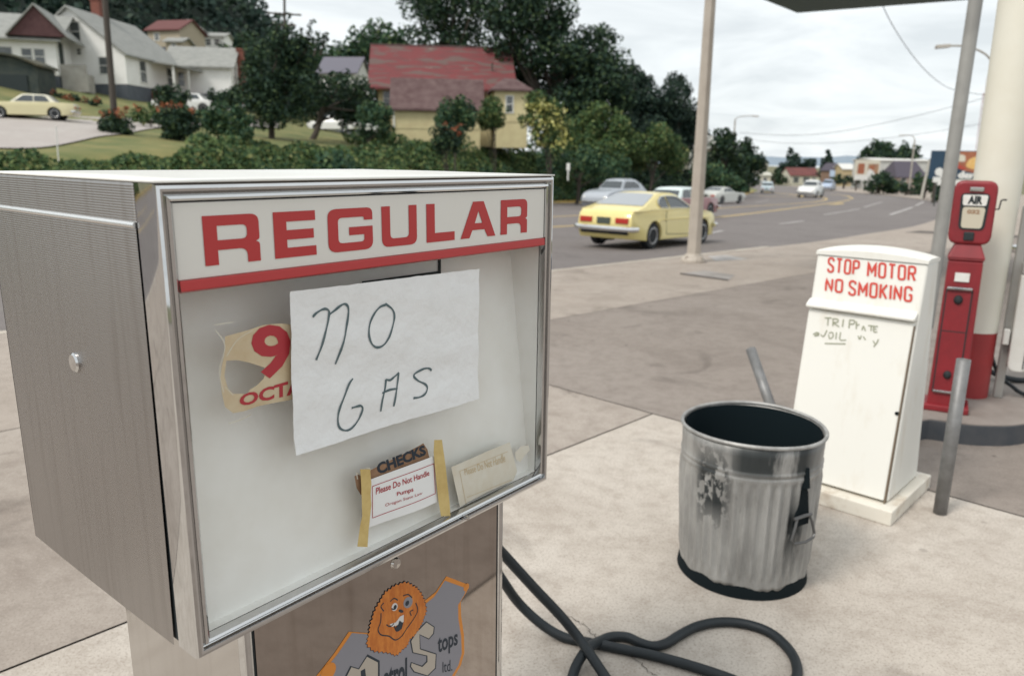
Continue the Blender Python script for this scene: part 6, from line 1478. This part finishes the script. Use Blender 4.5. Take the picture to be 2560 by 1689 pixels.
def flamp(label, ub, vb, ut, vt, y, r, arm, head_w=.7):
    b = YD(ub, vb, y); b[2] = min(b[2], zt(y) - .05) if vb > 470 else b[2]
    p = YD(ut, vt, y); t = thing('street_lamp', label, 'street lamp', tuple(b), 0, 'street lamps along the far street'); q = p - b
    m = MB(); m.tube([(0, 0, -.3), tuple(q * .5), tuple(q)], [r, r * .85, r * .7], 10); m.build('shaft', LPOLE, t, smooth=True)
    A = [tuple(np.array(YD(u, v, y)) - b) for u, v in arm]; m = MB(); m.tube(catmull([tuple(q)] + A, 6), r * .4, 8); m.build('arm', LPOLE, t, smooth=True)
    e = A[-1]; s = -1 if e[0] < q[0] else 1; m = MB(); m.hexa([(e[0], e[1] - .13, e[2] - .07), (e[0] + s * head_w, e[1] - .16, e[2] - .12), (e[0] + s * head_w, e[1] + .16, e[2] - .12), (e[0], e[1] + .13, e[2] - .07)], [(e[0], e[1] - .08, e[2] + .07), (e[0] + s * head_w, e[1] - .1, e[2] + .03), (e[0] + s * head_w, e[1] + .1, e[2] + .03), (e[0], e[1] + .08, e[2] + .07)]); m.build('lamp_head', LPOLE, t, bevel=.03)
flamp('street lamp whose curved arm reaches left from behind the cream column', 2462, 560, 2484, 190, 33, .10, [(2476, 150), (2450, 128), (2410, 116), (2375, 115)], .55)
flamp('far street lamp in front of the dark bushes at the right, arm to the left', 2271, 486, 2287, 350, 112, .14, [(2284, 342), (2272, 338), (2262, 338)], .8)
flamp('far street lamp among the trees right of the beige lamp post, arm to the right', 1829, 440, 1838, 298, 95, .12, [(1850, 292), (1870, 290), (1880, 290)], .8)
upole('pale_post', 'pale concrete post left of the blue billboard', 2303, 492, 2324, 400, 92, .17, top=4.3, cat='post', matl=mat('pale_concrete', (.44, .42, .37), .8), group=None)
WIRE = mat('wire', (.10, .10, .11), .7)
for i, (lab, pts, r) in enumerate((('overhead wire curving from the canopy edge down behind the grey pole', [(2195, -10, 22), (2235, 70, 24), (2290, 150, 27), (2340, 200, 29), (2390, 226, 31), (2480, 240, 36)], .011),
    ('faint overhead wire sagging across the lower sky to the grey pole', [(1850, 332, 95), (1950, 338, 92), (2060, 334, 88), (2200, 310, 82), (2400, 262, 76), (2560, 215, 70)], .022),
    ('faint overhead wire just under the sagging one in the lower sky', [(1850, 345, 100), (1960, 358, 97), (2100, 356, 92), (2300, 335, 85), (2560, 290, 76)], .020))):
    P = [np.array(YD(*p)) for p in pts]; t = thing('overhead_wire', lab, 'wire', tuple(P[0]), 0, 'overhead wires'); m = MB(); m.tube([tuple(p - P[0]) for p in catmull(P, 8)], r, 6); m.build('cable', WIRE, t, smooth=True)
# radio mast
b = YD(2436, 470, 170); ms = thing('radio_mast', 'thin red and white lattice mast beside the cream column', 'mast', tuple(b)); top = YD(2462, 232, 170) - b
MR = mat('mast_red', (.42, .22, .20), .7)
m = MB(); H_ = top[2]
for k in range(3):
    a = k * 2.094; m.tube([(.75 * math.cos(a), .75 * math.sin(a), -3), tuple(np.array([.35 * math.cos(a), .35 * math.sin(a), 0]) + top)], .05, 5)
for j in range(14):
    for k in range(3):
        f0, f1 = j / 14, (j + 1) / 14; a0, a1 = k * 2.094, (k + 1) * 2.094; r0_, r1_ = .75 - .4 * f0, .75 - .4 * f1
        m.tube([tuple(np.array([r0_ * math.cos(a0), r0_ * math.sin(a0), 0]) + top * f0), tuple(np.array([r1_ * math.cos(a1), r1_ * math.sin(a1), 0]) + top * f1)], .03, 4)
m.build('lattice', MR, ms)
m = MB(); m.tube([tuple(top), tuple(top + np.array([0, 0, 3]))], .03, 5); m.build('antenna', MR, ms)

# ---------------------------------------------------------------- far street: buildings and billboards
def street_base(u, v, y): p = YD(u, v, y); return np.array([p[0], p[1], zt(y) - .15])
def fhouse(name, label, u, v, y, w, d, h, rh, yaw, wall, roof, ridge='x', wins=(), **kw):
    return house(name, label, street_base(u, v, y), math.radians(yaw), w, d, h, rh, wall, roof, ridge, .3, wins, sink=2, group='buildings along the far street', **kw)
WALLC = mat('wall_cream', (.60, .57, .47), .75); ROOFT = mat('roof_dark_purple', (.075, .065, .085), .85); WALLG = mat('wall_grey_render', (.52, .52, .50), .8, col2=(.44, .44, .42), scale=.8); WALLO = mat('wall_ochre', (.44, .35, .21), .8); ROOFS = mat('roof_redbrown', (.16, .05, .042), .85, col2=(.10, .035, .035), scale=.5)
ph = fhouse('pillared_house', 'cream house with a white pillared gable right of the beige lamp post', 1715, 470, 98, 4.7, 7, 6.0, 1.5, 6, WALLC, ROOFG, 'y', [('f', 1.2, 4.6, .8, 1.4), ('f', 3.5, 4.6, .6, 1.6)])
for x in (.15, 1.6, 3.1, 4.55):
    m = MB(); m.lathe([(.2, 3.0), (.17, 5.6), (.24, 5.7)], 12, (x, -.55, 0)); m.build('pillar', TRIMW, ph, smooth=True)
m = MB(); m.prism([(-.4, -.8, 5.75), (5.1, -.8, 5.75), (2.35, -.8, 7.3)], (0, .75, 0)); m.build('pediment', TRIMW, ph)
fhouse('far_house', 'low cream building beyond the parked white car', 1880, 450, 218, 5.2, 5, 2.6, .7, 0, WALLC, mat('roof_pale', (.5, .49, .42), .8), 'x', [('f', 1.2, 1.3, 1.0, 1.2), ('f', 3.6, 1.3, 1.0, 1.2)])
fhouse('far_house', 'narrow cream house standing tall behind the low cream building', 1901, 450, 232, 1.9, 4, 6.2, 1.0, 0, WALLC, DARKW, 'y', [('f', .9, 4.2, .5, .8)])
sh_ = fhouse('shop_building', 'reddish brown roofed shop at the street bend', 1975, 462, 226, 8.2, 8, 2.7, 2.0, 2, WALLC, ROOFS, 'x', [('f', 1.6, 1.4, 1.6, 1.5), ('f', 4.6, 1.4, 1.8, 1.5), ('f', 7.0, 1.4, 1.2, 1.5)])
fhouse('far_house', 'brown gabled house between the conifer and the tan building', 2080, 455, 205, 2.8, 6, 4.2, 1.6, 8, mat('wall_brown', (.22, .14, .10), .8), ROOFT, 'y', [('f', 1.4, 2.6, .7, 1.0)])
tb = fhouse('tan_building', 'tan box building with a white roof left of the painted billboard', 2104, 458, 200, 3.0, 6, 4.4, 1.2, 0, WALLO, mat('roof_white', (.62, .61, .58), .7), 'x', [('f', 1.4, 2.2, .9, 1.0)])
fhouse('grey_hall', 'long pale grey hall with a flat white edge behind the painted billboard', 2182, 470, 160, 11.2, 12, 5.8, .4, -3, WALLG, mat('roof_edge_white', (.66, .65, .62), .7), 'x', [('f', 9.8, 3.0, 1.2, 1.4)])
fhouse('dark_roof_house', 'house with a big dark purplish hipped roof behind the far lamp', 2240, 480, 128, 4.5, 6, 2.7, 2.3, 0, mat('wall_pinkish', (.42, .33, .28), .8), ROOFT, 'x', [('f', 1.0, 1.9, .8, 1.1), ('f', 3.2, 1.9, .8, 1.1)], hip=.7)
def board(name, label, u0, v0, u1, v1, y, yaw, frame, art):
    a = YD(u0, v1, y); b_ = YD(u1, v0, y); w = b_[0] - a[0]; h = b_[2] - a[2]; t = thing(name, label, 'billboard', (a[0], y, zt(y) - .15), math.radians(yaw)); z0 = a[2] - zt(y) + .15
    m = MB(); m.box((w / 2, .12, z0 + h / 2), (w, .2, h)); m.build('panel', frame, t)
    for x in (.15 * w, .5 * w, .85 * w):
        m = MB(); m.box((x, .35, (z0 + h * .9) / 2 - .2), (.18, .2, z0 + h * .9 + .4)); m.build('post', BARK, t)
    for nm, pts, c, lift in art:
        vs, fs = fill2d([[(p[0] * w, p[1] * h) for p in pts]]); mm = MB(); mm.add([(x, .02 - lift, z0 + z) for x, z in vs], fs); mm.build(nm, c, t, fix=False)
    return t, w, h, z0
ADW = mat('ad_white', (.72, .72, .69), .6); ADO = mat('ad_orange_brown', (.40, .15, .07), .6, col2=(.30, .10, .06), scale=1.5); ADB = mat('ad_tan', (.42, .28, .16), .6, col2=(.28, .13, .09), scale=1.2); ADBL = mat('ad_blue', (.018, .055, .10), .5, col2=(.015, .04, .07), scale=.4); ADC = mat('ad_cream', (.62, .58, .48), .6); ADR = mat('ad_red', (.40, .06, .04), .6); ADY = mat('ad_gold', (.66, .36, .08), .6, col2=(.75, .55, .25), scale=1.3)
def R4(x0, y0, x1, y1): return [(x0, y0), (x1, y0), (x1, y1), (x0, y1)]
board('painted_billboard', 'cream billboard with brown pictures over a white strip, right of the tan building', 2135, 400, 2204, 450, 140, 4, ADC,
      [('white_strip', R4(.0, .0, 1, .25), ADW, .01), ('picture', round_poly(R4(.10, .30, .38, .82), .08), ADO, .01), ('picture', round_poly(R4(.52, .28, .95, .80), .06), ADB, .01), ('picture', round_poly([(.46, .26), (.85, .26), (.72, .5), (.6, .62)], .05), ADW, .02), ('picture', round_poly([(.55, .60), (.72, .46), (.80, .62), (.68, .78)], .06), ADO, .03)])
bt, bw, bh, bz = board('blue_billboard', 'dark blue billboard with white lettering and a food picture, behind the grey pole', 2322, 378, 2470, 447, 74, -4, ADBL,
      [('picture', round_poly([(.42, .42), (.60, .30), (.78, .22), (.99, .22), (.99, .97), (.44, .98)], .06), ADO, .01), ('picture', round_poly([(.60, .45), (.78, .32), (.92, .60), (.78, .82), (.66, .72)], .10), ADY, .02), ('picture', round_poly([(.86, .30), (.98, .30), (.98, .58), (.88, .55)], .05), ADW, .03), ('picture', round_poly([(.47, .62), (.60, .62), (.58, .85), (.47, .88)], .05), ADC, .02), ('picture', round_poly([(.42, .42), (.60, .32), (.64, .40), (.45, .55)], .04), ADR, .025)])
zq = bz
lettering('brand_lettering', 'C', [(.17 * bw, -.01, zq + .36 * bh), (.30 * bw, -.01, zq + .36 * bh), (.30 * bw, -.01, zq + .03 * bh), (.17 * bw, -.01, zq + .03 * bh)], ADW, bt, bold=.10)
lettering('brand_lettering', 'der', [(.50 * bw, -.01, zq + .30 * bh), (.80 * bw, -.01, zq + .26 * bh), (.80 * bw, -.01, zq + .02 * bh), (.50 * bw, -.01, zq + .03 * bh)], ADW, bt, bold=.07)
for x0, x1 in ((.14, .28), (.46, .98)):
    m = MB(); m.box(((x0 + x1) / 2 * bw, .0, zq - .32), ((x1 - x0) * bw, .12, .52)); m.build('white_strip', ADW, bt)
sg2 = thing('small_sign', 'small round white sign over a white plate in front of the blue billboard', 'sign', tuple(street_base(2336, 500, 62)))
d_ = YD(2346, 430, 62) - np.array(street_base(2336, 500, 62)); 
m = MB(); m.lathe([(0, -.03), (.30, -.03), (.32, 0), (.30, .03)], 20, (d_[0], -.1, d_[2]), 'y', caps=False); m.build('round_plate', ADW, sg2, smooth=True)
m = MB(); m.box((d_[0] - .1, -.1, d_[2] - .60), (.62, .05, .42)); m.build('plate', ADW, sg2, bevel=.02)
m = MB(); m.tube([(d_[0] * .3, 0, -.3), (d_[0], 0, d_[2])], .05, 8); m.build('post', DARKW, sg2)
bs = thing('small_sign', 'little pale blue sign beside the conifer at the street bend', 'sign', tuple(street_base(2080, 460, 150))); d_ = YD(2081, 434, 150) - np.array(street_base(2080, 460, 150))
m = MB(); m.box((d_[0], 0, d_[2]), (1.0, .1, 1.2)); m.build('plate', mat('sign_pale_blue', (.45, .55, .68), .5), bs, bevel=.2); m = MB(); m.tube([(d_[0], .1, -.3), (d_[0], .1, d_[2])], .07, 8); m.build('post', DARKW, bs)
